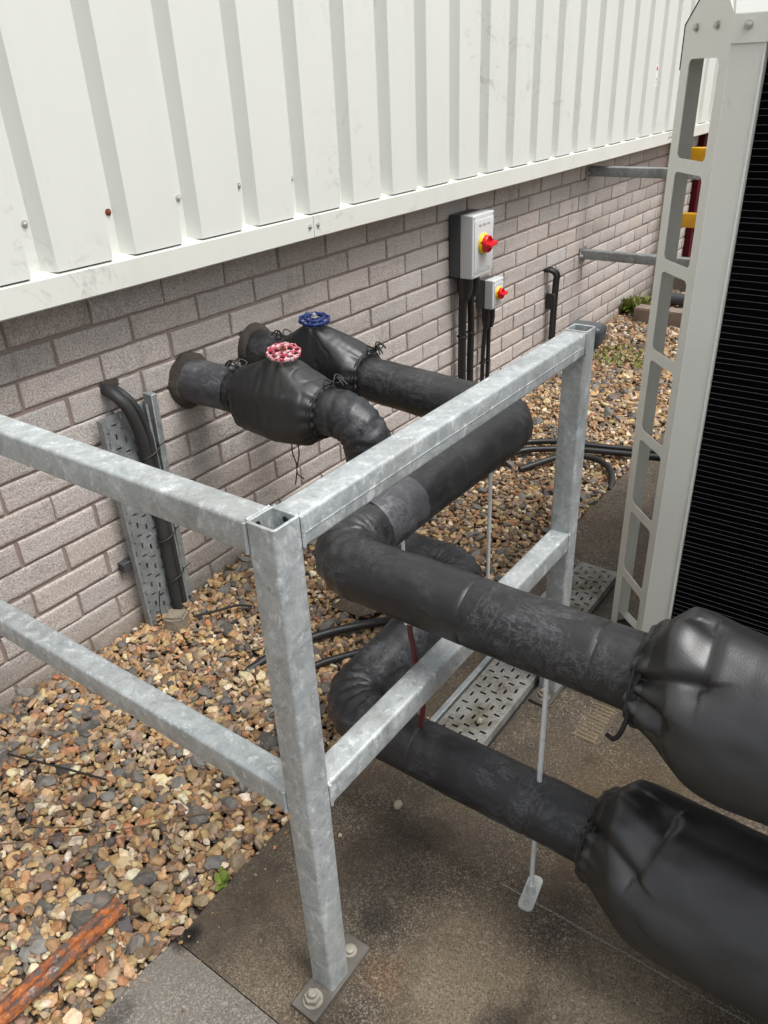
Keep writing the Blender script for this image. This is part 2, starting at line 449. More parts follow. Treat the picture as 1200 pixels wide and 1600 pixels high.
# loose concrete lump between the pipes in the gravel
def rock(mb, c, size, seed, sub=3, planes=12, flat=0.8):
    rg = np.random.default_rng(seed)
    bm = bmesh.new(); bmesh.ops.create_icosphere(bm, subdivisions=sub, radius=1)
    N = rg.normal(size=(planes, 3)); N /= np.linalg.norm(N, axis=1)[:, None]; H = rg.uniform(flat * 0.8, 1.0, planes)
    for v in bm.verts:
        d = np.array(v.co); d /= np.linalg.norm(d)
        q = N @ d; r = min([1.05] + [H[k] / q[k] for k in range(planes) if q[k] > 0.2])
        r *= 1 + 0.05 * mnoise.noise(Vector(d * 3 + seed))
        v.co = Vector((c[0] + d[0] * r * size[0], c[1] + d[1] * r * size[1], c[2] + d[2] * r * size[2]))
    mb.bm(bm, True)
    return mb

# chalk line and grate on the pad
mb = MB(); rg = np.random.default_rng(3)
y = 0.43
while y > -0.35:
    x = 0.902 + 0.002 * mnoise.noise(Vector((0, y * 14, 1)))
    dens = max(0.0, 0.75 + 1.6 * mnoise.noise(Vector((3, y * 9, 0))))
    for q in range(int(dens * 3.2 + rg.random())):
        cx, cy, rr = x + rg.normal() * 0.0011, y + rg.uniform(-0.001, 0.001), rg.uniform(0.0003, 0.0008)
        a0 = rg.uniform(0, 6.28)
        mb.add([(cx + rr * rg.uniform(0.6, 1.4) * math.cos(a0 + 2 * PI * k / 5), cy + rr * rg.uniform(0.6, 1.4) * math.sin(a0 + 2 * PI * k / 5), 0.0012) for k in range(5)], [(0, 1, 2, 3, 4)])
    y -= 0.0011
tag(mb.build('chalk_line', M['chalk']), kind='structure')

mb = MB()
for k in range(11):
    x = 1.349 + k * 0.0126
    mb.box((x, 0.424 + 0.002 * (k % 3), -0.004), (x + 0.0052, 0.479 - 0.002 * ((k * 7) % 3), 0.0028), 0.0012, 1)
mb.box((1.346, 0.416, -0.004), (1.482, 0.486, 0.0010), 0, mi=1)
tag(mb.build('drain_grate', [M['tan_bar'], M['pad']], origin=(1.41, 0.45, 0)), 'small pale slotted drain grate set in the brown concrete under the upper pipe', 'drain grate')

# ------------------------------------------------------------------ gravel (numpy)
def stone_proto(sub, seed):
    rg = np.random.default_rng(seed)
    bm = bmesh.new(); bmesh.ops.create_icosphere(bm, subdivisions=sub, radius=1)
    bm.verts.index_update()
    D = np.array([v.co[:] for v in bm.verts]); F = np.array([[v.index for v in f.verts] for f in bm.faces]); bm.free()
    D /= np.linalg.norm(D, axis=1)[:, None]
    P = rg.integers(9, 15); N = rg.normal(size=(P, 3)); N /= np.linalg.norm(N, axis=1)[:, None]; H = rg.uniform(0.56, 0.92, P)
    q = D @ N.T; r = np.where(q > 0.15, H / np.maximum(q, 0.15), 9).min(1)
    r = np.minimum(r, 1.08)
    r *= 1 + 0.05 * np.sin(D @ rg.normal(size=3) * 4 + rg.uniform(0, 6))
    return D * r[:, None], F

def rotmats(n, rg, tilt=0.5):
    a = rg.uniform(0, 2 * PI, n); b = rg.normal(0, tilt, n); c = rg.normal(0, tilt, n)
    ca, sa, cb, sb, cc, sc = np.cos(a), np.sin(a), np.cos(b), np.sin(b), np.cos(c), np.sin(c)
    Rz = np.zeros((n, 3, 3)); Rx = np.zeros((n, 3, 3)); Ry = np.zeros((n, 3, 3))
    Rz[:, 0, 0] = ca; Rz[:, 0, 1] = -sa; Rz[:, 1, 0] = sa; Rz[:, 1, 1] = ca; Rz[:, 2, 2] = 1
    Rx[:, 0, 0] = 1; Rx[:, 1, 1] = cb; Rx[:, 1, 2] = -sb; Rx[:, 2, 1] = sb; Rx[:, 2, 2] = cb
    Ry[:, 1, 1] = 1; Ry[:, 0, 0] = cc; Ry[:, 0, 2] = sc; Ry[:, 2, 0] = -sc; Ry[:, 2, 2] = cc
    return Rx @ Ry @ Rz

PAL = np.array([[.36, .225, .105], [.45, .31, .155], [.28, .15, .068], [.56, .44, .28], [.19, .125, .085], [.14, .118, .095],
                [.26, .19, .13], [.38, .18, .085], [.64, .56, .43], [.080, .076, .072], [.19, .17, .15], [.34, .245, .165]])
PAL = (PAL * 0.93 + PAL.mean(1, keepdims=True) * np.array([0.08, 0.075, 0.062])) * 0.98
PW = np.array([19, 17, 9, 10, 11, 6, 11, 6, 5, 3, 4, 11], float); PW /= PW.sum()

def gravel():
    allV = []; allF = []; allC = []; base = 0
    rg = np.random.default_rng(5)
    def scatter(x0, x1, y0, y1, cell, sub, layers, smin, protos, zoff):
        nonlocal base
        for L in range(layers):
            nx = int((x1 - x0) / cell); ny = int((y1 - y0) / (cell * 0.86))
            gx, gy = np.meshgrid(np.arange(nx), np.arange(ny))
            X = x0 + (gx + 0.5 * (gy % 2)) * cell; Y = y0 + gy * cell * 0.86
            X = X.ravel() + rg.normal(0, cell * 0.33, X.size); Y = Y.ravel() + rg.normal(0, cell * 0.33, Y.size)
            s = np.exp(rg.normal(math.log(smin), 0.34, X.size))
            edge = np.array([edge_noise(x) for x in X])
            keep = (Y < W - 0.008) & ((Y - edge > np.where(X < 4.6, s * 0.55, -9))) & ~((X > 1.44) & (X < 1.60) & (Y > 1.17) & (Y < 1.33) & (rg.random(X.size) < 0.62))
            X, Y, s = X[keep], Y[keep], s[keep]; n = X.size
            lowz = -0.016 + zoff[L]
            bank = 0.010 * np.clip((Y - 1.45) / 0.3, 0, 1)
            Z = lowz + bank + rg.normal(0, 0.0025, n) + 0.006 * np.sin(X * 5 + Y * 3)
            Z = np.where(Y - 0.89 < 0.03, np.minimum(Z, -0.008), Z)
            ax = np.stack([s * rg.uniform(1.0, 1.5, n), s * rg.uniform(0.75, 1.1, n), s * rg.uniform(0.45, 0.8, n)], 1)
            Rm = rotmats(n, rg, 0.42)
            ci = rg.choice(len(PAL), n, p=PW)
            C = PAL[ci] * rg.uniform(0.75, 1.25, (n, 1)) * rg.uniform(0.93, 1.07, (n, 3))
            big = s > smin * 2.0
            C[big] = np.array([.13, .125, .115]) * rg.uniform(0.7, 1.5, (big.sum(), 1))
            Rm = np.einsum('nij,njk->nik', Rm, np.tile(np.eye(3), (n, 1, 1)))
            pid = rg.integers(0, len(protos), n)
            for p in range(len(protos)):
                I = np.where(pid == p)[0]
                if not I.size: continue
                D, F = protos[p]
                V = D[None] * ax[I][:, None, :]
                V = np.einsum('nij,nvj->nvi', Rm[I], V) + np.stack([X[I], Y[I], Z[I]], 1)[:, None, :]
                nv = D.shape[0]
                FF = F[None] + (base + np.arange(I.size) * nv)[:, None, None]
                allV.append(V.reshape(-1, 3)); allF.append(FF.reshape(-1, 3)); allC.append(np.repeat(C[I], nv, 0)); base += I.size * nv
    spill = [0]
    hi = [stone_proto(2, k) for k in range(16)]; lo = [stone_proto(1, k + 50) for k in range(14)]
    scatter(-0.5, 1.45, 0.87, W, 0.0165, 2, 2, 0.0095, hi, (0.0, 0.010))
    scatter(1.45, 3.2, 0.87, W, 0.0175, 1, 2, 0.0100, lo, (0.0, 0.010))
    scatter(3.2, 7.0, 0.6, W, 0.024, 1, 2, 0.0135, lo, (0.0, 0.010))
    # grit and a few stones kicked onto the concrete
    n = 260
    X = rg.uniform(0.05, 2.6, n); Y = np.array([edge_noise(x) for x in X]) - 0.004 - np.abs(rg.normal(0, 0.05, n)) ; s_ = np.exp(rg.normal(math.log(0.0018), 0.55, n))
    Rm = rotmats(n, rg, 0.3); C0 = PAL[rg.choice(len(PAL), n, p=PW)]
    for k in range(n):
        D, Fp = lo[k % len(lo)]
        ax = np.array([s_[k] * 1.2, s_[k], s_[k] * 0.7])
        V0 = (D * ax) @ Rm[k].T + np.array([X[k], Y[k], s_[k] * 0.6 + 0.001])
        allV.append(V0); allF.append(Fp + base); allC.append(np.repeat(C0[k:k + 1], len(V0), 0)); base += len(V0)
    V = np.concatenate(allV); F = np.concatenate(allF); C = np.concatenate(allC)
    me = bpy.data.meshes.new('gravel')
    me.vertices.add(len(V)); me.vertices.foreach_set('co', V.astype(np.float32).ravel())
    me.loops.add(F.size); me.loops.foreach_set('vertex_index', F.astype(np.int32).ravel())
    me.polygons.add(len(F)); me.polygons.foreach_set('loop_start', np.arange(0, F.size, 3, dtype=np.int32))
    me.polygons.foreach_set('use_smooth', np.ones(len(F), bool))
    me.update(calc_edges=True)
    ca = me.color_attributes.new('Col', 'FLOAT_COLOR', 'POINT')
    ca.data.foreach_set('color', np.concatenate([C, np.ones((len(C), 1))], 1).astype(np.float32).ravel())
    me.set_sharp_from_angle(angle=math.radians(27))
    me.materials.append(M['stone'])
    o = link(bpy.data.objects.new('gravel', me))
    tag(o, 'brown and grey flint gravel covering the strip along the brick wall', 'gravel', kind='stuff')
gravel()

# ------------------------------------------------------------------ building
bld = thing('industrial_building', 'building with white ribbed metal cladding over a pinkish grey brick base', 'building', (2.0, W, 0))
def brick_wall():
    verts = []; faces = []; cols = []
    mb = MB(); rg = np.random.default_rng(9)
    PX_, PZ_, m = 0.2305, 0.0760, 0.0092
    X0, X1 = -4.0, 13.0
    cl = []
    for r in range(-2, 15):
        z0 = 0.806 - 0.076 * 11 + 0.076 * r + m / 2; z1 = z0 + PZ_ - m
        if z0 > 1.12: break
        k = r - 11                      # course above z .806 has k == 0
        off = 1.015 if k % 2 == 0 else 1.133
        n0 = int((X0 - off) / PX_)
        x = off + n0 * PX_
        while x < X1:
            j = rg.normal(0, 0.0012, 6)
            a = (x + m / 2 + j[0], W + j[4] * 0.9, z0 + j[2]); b = (x + PX_ - m / 2 + j[1], W + 0.09, z1 + j[3])
            n_before = len(mb.v)
            bm = bmesh.new(); bmesh.ops.create_cube(bm, size=1)
            for v in bm.verts: v.co = Vector(((a[i] + b[i]) / 2 + v.co[i] * (b[i] - a[i]) for i in range(3)))
            fe = [e for e in bm.edges if all(v.co.y < W + 0.02 for v in e.verts)]
            bmesh.ops.bevel(bm, geom=fe, offset=0.0035, segments=2, affect='EDGES', profile=0.5)
            if x > -0.8 and x < 4.2:
                bmesh.ops.subdivide_edges(bm, edges=[e for e in bm.edges if all(v.co.y < W + 0.01 for v in e.verts) and e.calc_length() > 0.05], cuts=7, use_grid_fill=True)
                for v in bm.verts:
                    if v.co.y < W + 0.006: 
                        q = v.co
                        v.co += Vector((mnoise.noise(q * 45) * 0.0012, mnoise.noise(q * 38 + Vector((7, 0, 0))) * 0.0022, mnoise.noise(q * 45 + Vector((0, 9, 0))) * 0.0016))
            mb.bm(bm, True)
            t = rg.uniform(0.88, 1.08); w = rg.normal(0.008, 0.012)
            cl.append((n_before, len(mb.v), (t * (1.0 + w), t * 0.985, t * (0.97 - w))))
            x += PX_
    mb.box((X0, W + 0.0065, -0.15), (X1 + 0.1, W + 0.2, 1.12), 0, mi=1)
    me = bpy.data.meshes.new('brick_wall')
    me.from_pydata([(v[0] - 2.0, v[1] - W, v[2]) for v in mb.v], [], mb.f)
    me.polygons.foreach_set('use_smooth', mb.sm); me.materials.append(M['brick']); me.materials.append(M['mortar'])
    me.polygons.foreach_set('material_index', mb.mi)
    C = np.ones((len(mb.v), 4), np.float32)
    for a, b, c in cl: C[a:b, :3] = c
    ca = me.color_attributes.new('Col', 'FLOAT_COLOR', 'POINT'); ca.data.foreach_set('color', C.ravel())
    me.update(); me.set_sharp_from_angle(angle=math.radians(50))
    o = link(bpy.data.objects.new('brick_wall', me)); o.parent = bld
    return o
brick_wall()

PC = 0.2135; YC = W - 0.12; YV = W - 0.085; ZB = 1.0505; ZT = 3.6
def clad_sheet(i, x_start, nper):
    """one cladding sheet from crown to crown"""
    mb = MB()
    prof = []
    for k in range(nper):
        x = x_start + k * PC
        prof += [(x, YC), (x + 0.145, YC), (x + 0.153, YV), (x + 0.1935, YV)]
    prof.append((x_start + nper * PC, YC - 0.0012)); prof.append((x_start + nper * PC + 0.1425, YC - 0.0012))
    rows = [ZB, 1.4, 1.8, 2.4, ZT]
    V = []; F = []
    n = len(prof)
    for z in rows:
        for j, (x, y) in enumerate(prof):
            jit = 0.0012 * mnoise.noise(Vector((x * 7, z * 3, 2)))
            V.append((x, y + jit, z))
    for r in range(len(rows) - 1):
        for j in range(n - 1):
            a = r * n + j; F.append((a, a + 1, a + n + 1, a + n))
    mb.add(V, F)
    o = mb.build('cladding_sheet', M['clad'], bld)
    so = o.modifiers.new('thickness', 'SOLIDIFY'); so.thickness = 0.0008; so.offset = 1
    bv = o.modifiers.new('folds', 'BEVEL'); bv.width = 0.0022; bv.segments = 2; bv.limit_method = 'ANGLE'; bv.angle_limit = math.radians(25)
    for k in range(nper):
        xs = x_start + k * PC + 0.182; 
        zs = 1.152 + 0.004 * math.sin(xs * 9)
        if xs < -0.6 or xs > 6.3: continue
        sb = MB(); bolt_head(sb, (xs, YV - 0.0006, zs), (0, -1, 0), 0.0048, 0.004, 0.0078)
        mt = M['steel']
        if abs(xs - 1.182) < 0.05: mt = M['screw_rust']
        so_ = sb.build('screw', mt, o)
        if mt is M['screw_rust']: so_['label'] = 'rusty brown fixing screw'
    return o
sheets = []
for i in range(-3, 9):
    sheets.append(clad_sheet(i, 1.0 - PC + i * 5 * PC + 0.0, 5))
# (each sheet carries five crowns, laps its neighbour by half a crown)
for o, _ in ((sheets[6], 0),):
    mb = MB(); xa = 4.745; 
    mb.box((xa, YC - 0.0016, 1.288), (xa + 0.034, YC - 0.0011, 1.392))
    st = mb.build('sticker', M['white_print'], o)
    mb = MB(); mb.lathe([(0, 0.0004), (0.010, 0.0004), (0.010, 0)], axisM((xa + 0.016, YC - 0.0018, 1.372), (0, -1, 0)), 16); mb.build('sticker_mark', M['red'], o)
    for (ua, za, ub, zb) in ((0.010, 1.318, 0.024, 1.326), (0.012, 1.303, 0.022, 1.309)):
        mb = MB(); mb.box((xa + ua, YC - 0.0024, za), (xa + ub, YC - 0.0019, zb)); mb.build('sticker_mark', M['encl_mark'], o)

YF = W - 0.127
def flashing(xa, xb):
    mb = MB()
    # drip flashing: ledge behind the sheets, front face, small return
    prof = [(W - 0.05, 1.075), (YV - 0.002, 1.0535), (YF, 1.0435), (YF, 0.984), (YF + 0.010, 0.979)]
    n = len(prof)
    xs = np.linspace(xa, xb, 24)
    V = [(x, y, z + 0.0012 * mnoise.noise(Vector((x * 2.1, y * 20, 3)))) for x in xs for (y, z) in prof]
    F = []
    for i in range(len(xs) - 1):
        for j in range(n - 1):
            a = i * n + j; F.append((a, a + 1, a + n + 1, a + n))
    mb.add(V, F)
    o = mb.build('drip_flashing', M['flash'], bld)
    so = o.modifiers.new('thickness', 'SOLIDIFY'); so.thickness = 0.0009; so.offset = 0
    bv = o.modifiers.new('folds', 'BEVEL'); bv.width = 0.003; bv.segments = 2; bv.limit_method = 'ANGLE'; bv.angle_limit = math.radians(25)
    for xx in (xa + 0.018, xb - 0.018):
        if -1 < xx < 6:
            sb = MB(); bolt_head(sb, (xx, YF - 0.0008, 1.017), (0, -1, 0), 0.0045, 0.0035, 0.0072)
            sb.build('screw', M['steel'], o)
for xa in (-4.65, -1.396, 1.858, 5.10, 8.354):
    flashing(xa + 0.0008, xa + 3.254 - 0.0008 - (0.012 if xa == 1.858 else 0))

# soffit liner behind the flashing
mb = MB(); mb.box((-4, W - 0.05, 1.085), (13, W + 0.2, ZT), 0)
mb.build('wall_liner', M['black'], bld)

# ------------------------------------------------------------------ guard frame
GF = 0.048; TOP = 0.943; LOW = 0.482
PXN, PYN = 0.545, 0.573            # near post corner
PXF = 1.447
def shs(mb, a, b, bev=0.0058, M4=None):
    ax = max(range(3), key=lambda i: b[i] - a[i])
    bm = bmesh.new(); bmesh.ops.create_cube(bm, size=1)
    for v in bm.verts: v.co = Vector(((a[i] + b[i]) / 2 + v.co[i] * (b[i] - a[i]) for i in range(3)))
    ed = [e for e in bm.edges if abs(e.verts[0].co[ax] - e.verts[1].co[ax]) > 0.1]
    bmesh.ops.bevel(bm, geom=ed, offset=bev, segments=4, affect='EDGES', profile=0.5)
    return mb.bm(bm, True)
def hollow_post(mb, x, y, z0, z1, s=GF, t=0.0045):
    r = 0.0058; n = 4
    def ring(o, rr):
        P = []
        for cx, cy, a0 in ((x + s - o - rr, y + s - o - rr, 0), (x + o + rr, y + s - o - rr, 90), (x + o + rr, y + o + rr, 180), (x + s - o - rr, y + o + rr, 270)):
            for k in range(n + 1):
                a = math.radians(a0 + 90 * k / n); P.append((cx + rr * math.cos(a), cy + rr * math.sin(a)))
        return P
    O = ring(0, r); O2 = ring(0.001, r); I2 = ring(t - 0.001, 0.003); I = ring(t, 0.003)
    N = len(O)
    V = [(p[0], p[1], z0) for p in O] + [(p[0], p[1], z1 - 0.001) for p in O] + [(p[0], p[1], z1) for p in O2] + [(p[0], p[1], z1) for p in I2] + [(p[0], p[1], z1 - 0.001) for p in I] + [(p[0], p[1], z1 - 0.12) for p in I]
    F = []
    for L in range(5):
        for k in range(N):
            k2 = (k + 1) % N; F.append((L * N + k, L * N + k2, (L + 1) * N + k2, (L + 1) * N + k))
    F.append(tuple(5 * N + k for k in range(N)))
    mb.add(V, F, True)
def weld(mb, p, q, r=0.0026):
    n = max(3, int((Vector(q) - Vector(p)).length / 0.002))
    pts = [Vector(p).lerp(Vector(q), k / n) for k in range(n + 1)]
    mb.tube(pts, [r * (0.8 + 0.35 * abs(math.sin(k * 1.9))) for k in range(n + 1)], 6)
def base_plate(parent, x0, y0):
    mb = MB(); mb.box((x0, y0, 0.0), (x0 + 0.158, y0 + 0.054, 0.0095), 0.0012, 1)
    o = mb.build('base_plate', M['plate'], parent)
    for xb in (x0 + 0.027, x0 + 0.131):
        b = MB()
        if xb > x0 + 0.1: b.lathe([(0.013, 0.0), (0.013, 0.002), (0.0085, 0.0022), (0.0085, 0.008), (0.007, 0.009), (0, 0.009)], Matrix.Translation((xb, y0 + 0.0265, 0.0095)), 20)
        else: bolt_head(b, (xb, y0 + 0.0265, 0.0095), (0, 0, 1), 0.0140, 0.011, 0.0178, stud=0.010)
        b.build('anchor_bolt', M['bolt_dull'], o)
    return o
fr = thing('guard_frame', 'galvanised square tube guard frame bolted around the pipes in the foreground', 'guard frame', (PXN + 0.024, PYN + 0.024, 0))
mb = MB(); hollow_post(mb, PXN, PYN, 0.0075, TOP + 0.001)
for q in ((PXN + 0.015, PYN + GF - 0.0046), (PXN + GF - 0.0046, PYN + 0.02)): pass
mb.build('post', M['galv'], fr)
mb = MB(); hollow_post(mb, PXF, PYN, 0.0075, TOP + 0.001); mb.build('post', M['galv'], fr)
for px in (PXN, PXF):
    for k, (cx, cy, ax) in enumerate(((px + 0.016, PYN + GF - 0.0050, (0, -1, 0)), (px + GF - 0.0050 if px == PXN else px + 0.0050, PYN + 0.022, (-1, 0, 0) if px == PXN else (1, 0, 0)))):
        pl = MB(); pl.lathe([(0, 0.0006), (0.0045, 0.0006), (0.0045, 0)], axisM((cx, cy, TOP - 0.010), ax), 14); pl.build('vent_hole', M['black'], fr)
e = 0.0008; g0 = 0.0001
mb = MB(); shs(mb, (PXN + GF + g0, PYN + e, TOP - 0.048), (PXF - g0, PYN + GF - e, TOP))
mb.box((PXN + GF + 0.004, PYN - 0.0002, TOP - 0.0275), (PXF - 0.012, PYN + 0.003, TOP - 0.0262))
weld(mb, (PXN + GF + 0.0005, PYN - 0.0003, TOP - 0.046), (PXN + GF + 0.0005, PYN - 0.0003, TOP - 0.002)); weld(mb, (PXN + GF + .0005, PYN + 0.004, TOP), (PXN + GF + .0005, PYN + GF - 0.004, TOP))
weld(mb, (PXF - .0005, PYN - 0.0003, TOP - 0.046), (PXF - .0005, PYN - 0.0003, TOP - 0.002)); weld(mb, (PXF - .0005, PYN + 0.004, TOP), (PXF - .0005, PYN + GF - 0.004, TOP))
mb.build('top_rail', M['galv'], fr)
mb = MB(); shs(mb, (PXN + e, PYN + GF + g0, TOP - 0.048), (PXN + GF - e, W - 0.008, TOP))
weld(mb, (PXN - .0003, PYN + GF + .0005, TOP - 0.046), (PXN - .0003, PYN + GF + .0005, TOP - 0.002)); weld(mb, (PXN + .004, PYN + GF + .0005, TOP), (PXN + GF - .004, PYN + GF + .0005, TOP))
mb.build('top_rail', M['galv'], fr)
mb = MB(); shs(mb, (PXN + GF + g0, PYN + e, LOW - 0.048), (PXF - g0, PYN + GF - e, LOW))
weld(mb, (PXN + GF + .0005, PYN - .0003, LOW - 0.046), (PXN + GF + .0005, PYN - .0003, LOW - 0.002)); weld(mb, (PXF - .0005, PYN - .0003, LOW - 0.046), (PXF - .0005, PYN - .0003, LOW - 0.002))
mb.lathe([(0, 0.0004), (0.004, 0.0004), (0.004, 0)], axisM((PXF - 0.022, PYN + 0.03, LOW), (0, 0, 1)), 12)
mb.build('lower_rail', M['galv'], fr)
mb = MB(); shs(mb, (PXN + e, PYN + GF + g0, LOW - 0.048), (PXN + GF - e, W - 0.008, LOW))
weld(mb, (PXN - .0003, PYN + GF + .0005, LOW - 0.046), (PXN - .0003, PYN + GF + .0005, LOW - 0.002))
mb.build('lower_rail', M['galv'], fr)
base_plate(fr, 0.490, PYN - 0.006); base_plate(fr, 1.392, PYN - 0.006)
for z in (TOP, LOW):
    mb = MB(); mb.box((PXN - 0.04, W - 0.0078, z - 0.055), (PXN + GF + 0.04, W - 0.0005, z + 0.007), 0.001, 1)
    o = mb.build('wall_flange', M['galv'], fr)

# dark plastic hood behind the far post
hood = MB()
prof = []
bm = bmesh.new(); bmesh.ops.create_cube(bm, size=1)
for v in bm.verts:
    up = v.co.z > 0
    v.co = Vector((1.528 + v.co.x * (0.056 if up else 0.045), 0.606 + v.co.y * (0.080 if up else 0.060), 0.912 + v.co.z * 0.050))
bmesh.ops.bevel(bm, geom=bm.edges[:], offset=0.014, segments=4, affect='EDGES', profile=0.5)
bm_t = thing('plastic_hood', 'dark grey plastic hood mounted behind the top of the far frame post', 'lamp housing', (1.538, 0.59, 0.86))
hood.bm(bm, True); hood.build('housing', M['encl_dark'], bm_t)
mb = MB(); mb.box((1.515, 0.585, 0.8840), (1.547, 0.640, 0.8868)); mb.build('rim', M['black'], bm_t)
mb = MB(); mb.box((PXF + GF + 0.0004, 0.590, 0.88), (1.503, 0.612, 0.91)); mb.build('bracket', M['galv'], bm_t)

# second frame fixed to the wall farther along
f2 = thing('guard_frame', 'second galvanised guard frame with two rails fixed to the wall beyond the isolators', 'guard frame', (4.24, W, 0))
for z in (TOP, 0.522):
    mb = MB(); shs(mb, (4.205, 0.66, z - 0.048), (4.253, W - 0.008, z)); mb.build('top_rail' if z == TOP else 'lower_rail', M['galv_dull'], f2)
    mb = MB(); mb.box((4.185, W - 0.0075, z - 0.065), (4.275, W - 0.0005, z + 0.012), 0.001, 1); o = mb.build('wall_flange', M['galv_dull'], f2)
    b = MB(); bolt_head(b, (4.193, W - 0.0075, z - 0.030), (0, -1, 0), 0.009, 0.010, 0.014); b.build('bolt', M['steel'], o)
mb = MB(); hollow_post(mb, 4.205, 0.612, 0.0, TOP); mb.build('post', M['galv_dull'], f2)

# ------------------------------------------------------------------ insulated pipes
PR = 0.0615
def lagging(pts, rb=0.10, seams=(), seed=0, amp=0.0020, elb=0.0035, rad=None):
    path = fillet(pts, rb, 26, 0.0045)
    N = len(path)
    # curvature per point: wrinkle the elbows a little more
    T = [(path[min(i + 1, N - 1)] - path[max(i - 1, 0)]).normalized() for i in range(N)]
    cur = [T[min(i + 4, N - 1)].angle(T[max(i - 4, 0)], 0) for i in range(N)]
    dist = [0.0]
    for i in range(1, N): dist.append(dist[-1] + (path[i] - path[i - 1]).length)
    def ncb(i, k, a, r):
        p = Vector((math.cos(a) * 1.1, math.sin(a) * 1.1, dist[i] * 6 + seed))
        d = amp * mnoise.noise(p * 1.3) + 0.6 * amp * mnoise.noise(p * 4.1)
        c = min(1, cur[i] / 0.3)
        if c > 0.05:
            d += elb * c * (0.50 * math.sin(dist[i] * 260 + 2.2 * math.sin(a * 1.0 + seed) + 2.4 * mnoise.noise(p * 2)) + 0.35 * math.sin(dist[i] * 470 + 5 * mnoise.noise(p * 1.4) + a) * (0.5 + 0.5 * mnoise.noise(p * 1.7)))
        for sdist in seams:
            q = abs(dist[i] - sdist + 0.004 * math.sin(a + seed))
            d -= 0.0022 * math.exp(-(q / 0.0026) ** 2)
        return r + d
    mb = MB(); mb.tube(path, [rad(p) for p in path] if rad else PR, 56, True, ncb=ncb)
    return mb

def wall_seal(parent, x, z, r0, r1, seed):
    mb = MB(); n = 64; V = []; F = []
    rows = [(r0 * 0.9, -0.024), (r0 + 0.004, -0.022), ((r0 + r1) / 2, -0.017), (r1 - 0.002, -0.008), (r1, 0.012)]
    for j, (r, dy) in enumerate(rows):
        for k in range(n):
            a = 2 * PI * k / n
            rr = r * (1 + 0.07 * mnoise.noise(Vector((math.cos(a) * 2, math.sin(a) * 2, seed + j * 0.4))) + 0.03 * mnoise.noise(Vector((math.cos(a) * 7, math.sin(a) * 7, seed + j))))
            V.append((x + rr * math.cos(a), W + dy + 0.004 * mnoise.noise(Vector((math.cos(a) * 5, math.sin(a) * 5, seed + j * 3))), z + rr * math.sin(a)))
    for j in range(len(rows) - 1):
        for k in range(n):
            k2 = (k + 1) % n; F.append((j * n + k, j * n + k2, (j + 1) * n + k2, (j + 1) * n + k))
    mb.add(V, F, True); return mb.build('wall_seal', M['seal'], parent)

def handwheel(parent, c, R, mat, lobes, tilt, nutmat):
    mb = MB(); m = Matrix.Translation(c) @ Matrix.Rotation(tilt[0], 4, 'X') @ Matrix.Rotation(tilt[1], 4, 'Y')
    n = 120
    def ring(r, rr, zz, lob, amp):
        V = []; F = []; k2 = 10
        for i in range(n):
            a = 2 * PI * i / n; rad = r + amp * math.cos(lob * a)
            for k in range(k2):
                b = 2 * PI * k / k2
                V.append(m @ Vector(((rad + rr * math.cos(b)) * math.cos(a), (rad + rr * math.cos(b)) * math.sin(a), zz + rr * 1.5 * math.sin(b))))
        for i in range(n):
            for k in range(k2):
                F.append((i * k2 + k, ((i + 1) % n) * k2 + k, ((i + 1) % n) * k2 + (k + 1) % k2, i * k2 + (k + 1) % k2))
        mb.add(V, F, True)
    ring(R * 0.93, R * 0.085, 0, lobes, R * 0.035)
    ring(R * 0.60, R * 0.085, R * 0.10, lobes, 0)
    for k in range(lobes):
        a = 2 * PI * (k + 0.5) / lobes
        mb.tube([m @ Vector((R * q * math.cos(a), R * q * math.sin(a), R * h)) for q, h in ((0.58, 0.10), (0.76, 0.07), (0.95, 0.0))], R * 0.065, 8)
        a = 2 * PI * k / lobes
        mb.lathe([(0, R * 0.16), (R * 0.06, R * 0.13), (R * 0.08, 0), (R * 0.07, -R * 0.1)], m @ Matrix.Translation((R * 0.97 * math.cos(a), R * 0.97 * math.sin(a), 0)), 10)
    for k in range(5):
        a = 2 * PI * k / 5 + 0.3
        mb.tube([m @ Vector((R * q * math.cos(a), R * q * math.sin(a), R * 0.08)) for q in (0.12, 0.6)], R * 0.075, 8)
    mb.lathe([(0, R * 0.16), (R * 0.2, R * 0.16), (R * 0.24, 0), (R * 0.18, -R * 0.3)], m, 20)
    o = mb.build('handwheel', mat, parent)
    b = MB(); bolt_head(b, m @ Vector((0, 0, R * 0.15)), m.to_3x3() @ Vector((0, 0, 1)), R * 0.15, R * 0.14, R * 0.2, stud=R * 0.1)
    b.build('spindle_nut', nutmat, o)
    mb = MB(); mb.lathe([(R * 0.16, -0.09), (R * 0.16, 0.0)], m, 16); mb.build('spindle', M['steel'], parent)
    return o

# pipe with the blue wheel: upper run
pb = thing('insulated_pipe', 'upper black lagged pipe with a blue valve wheel running out to the upper jacket', 'pipe', (1.675, W, 0.69), 'insulated pipes')
lag = lagging([(1.678, W + 0.06, 0.676), (1.672, 0.822, 0.628), (0.915, 0.822, 0.622), (0.915, -0.75, 0.622)], 0.080, rad=lambda p: 0.0590 if p.x < 1.1 else 0.0590 + 0.0030 * min(1, (p.x - 1.1) / 0.3),
              seams=(0.16, 0.62, 1.02, 1.30, 1.62, 1.98, 2.20, 2.6), seed=1.3)
lag.build('lagging', M['lag'], pb)
wall_seal(pb, 1.678, 0.675, 0.061, 0.077, 2.0)
handwheel(pb, (1.640, 1.452, 0.809), 0.044, M['wheel_blue'], 10, (0.10, -0.10), M['steel'])
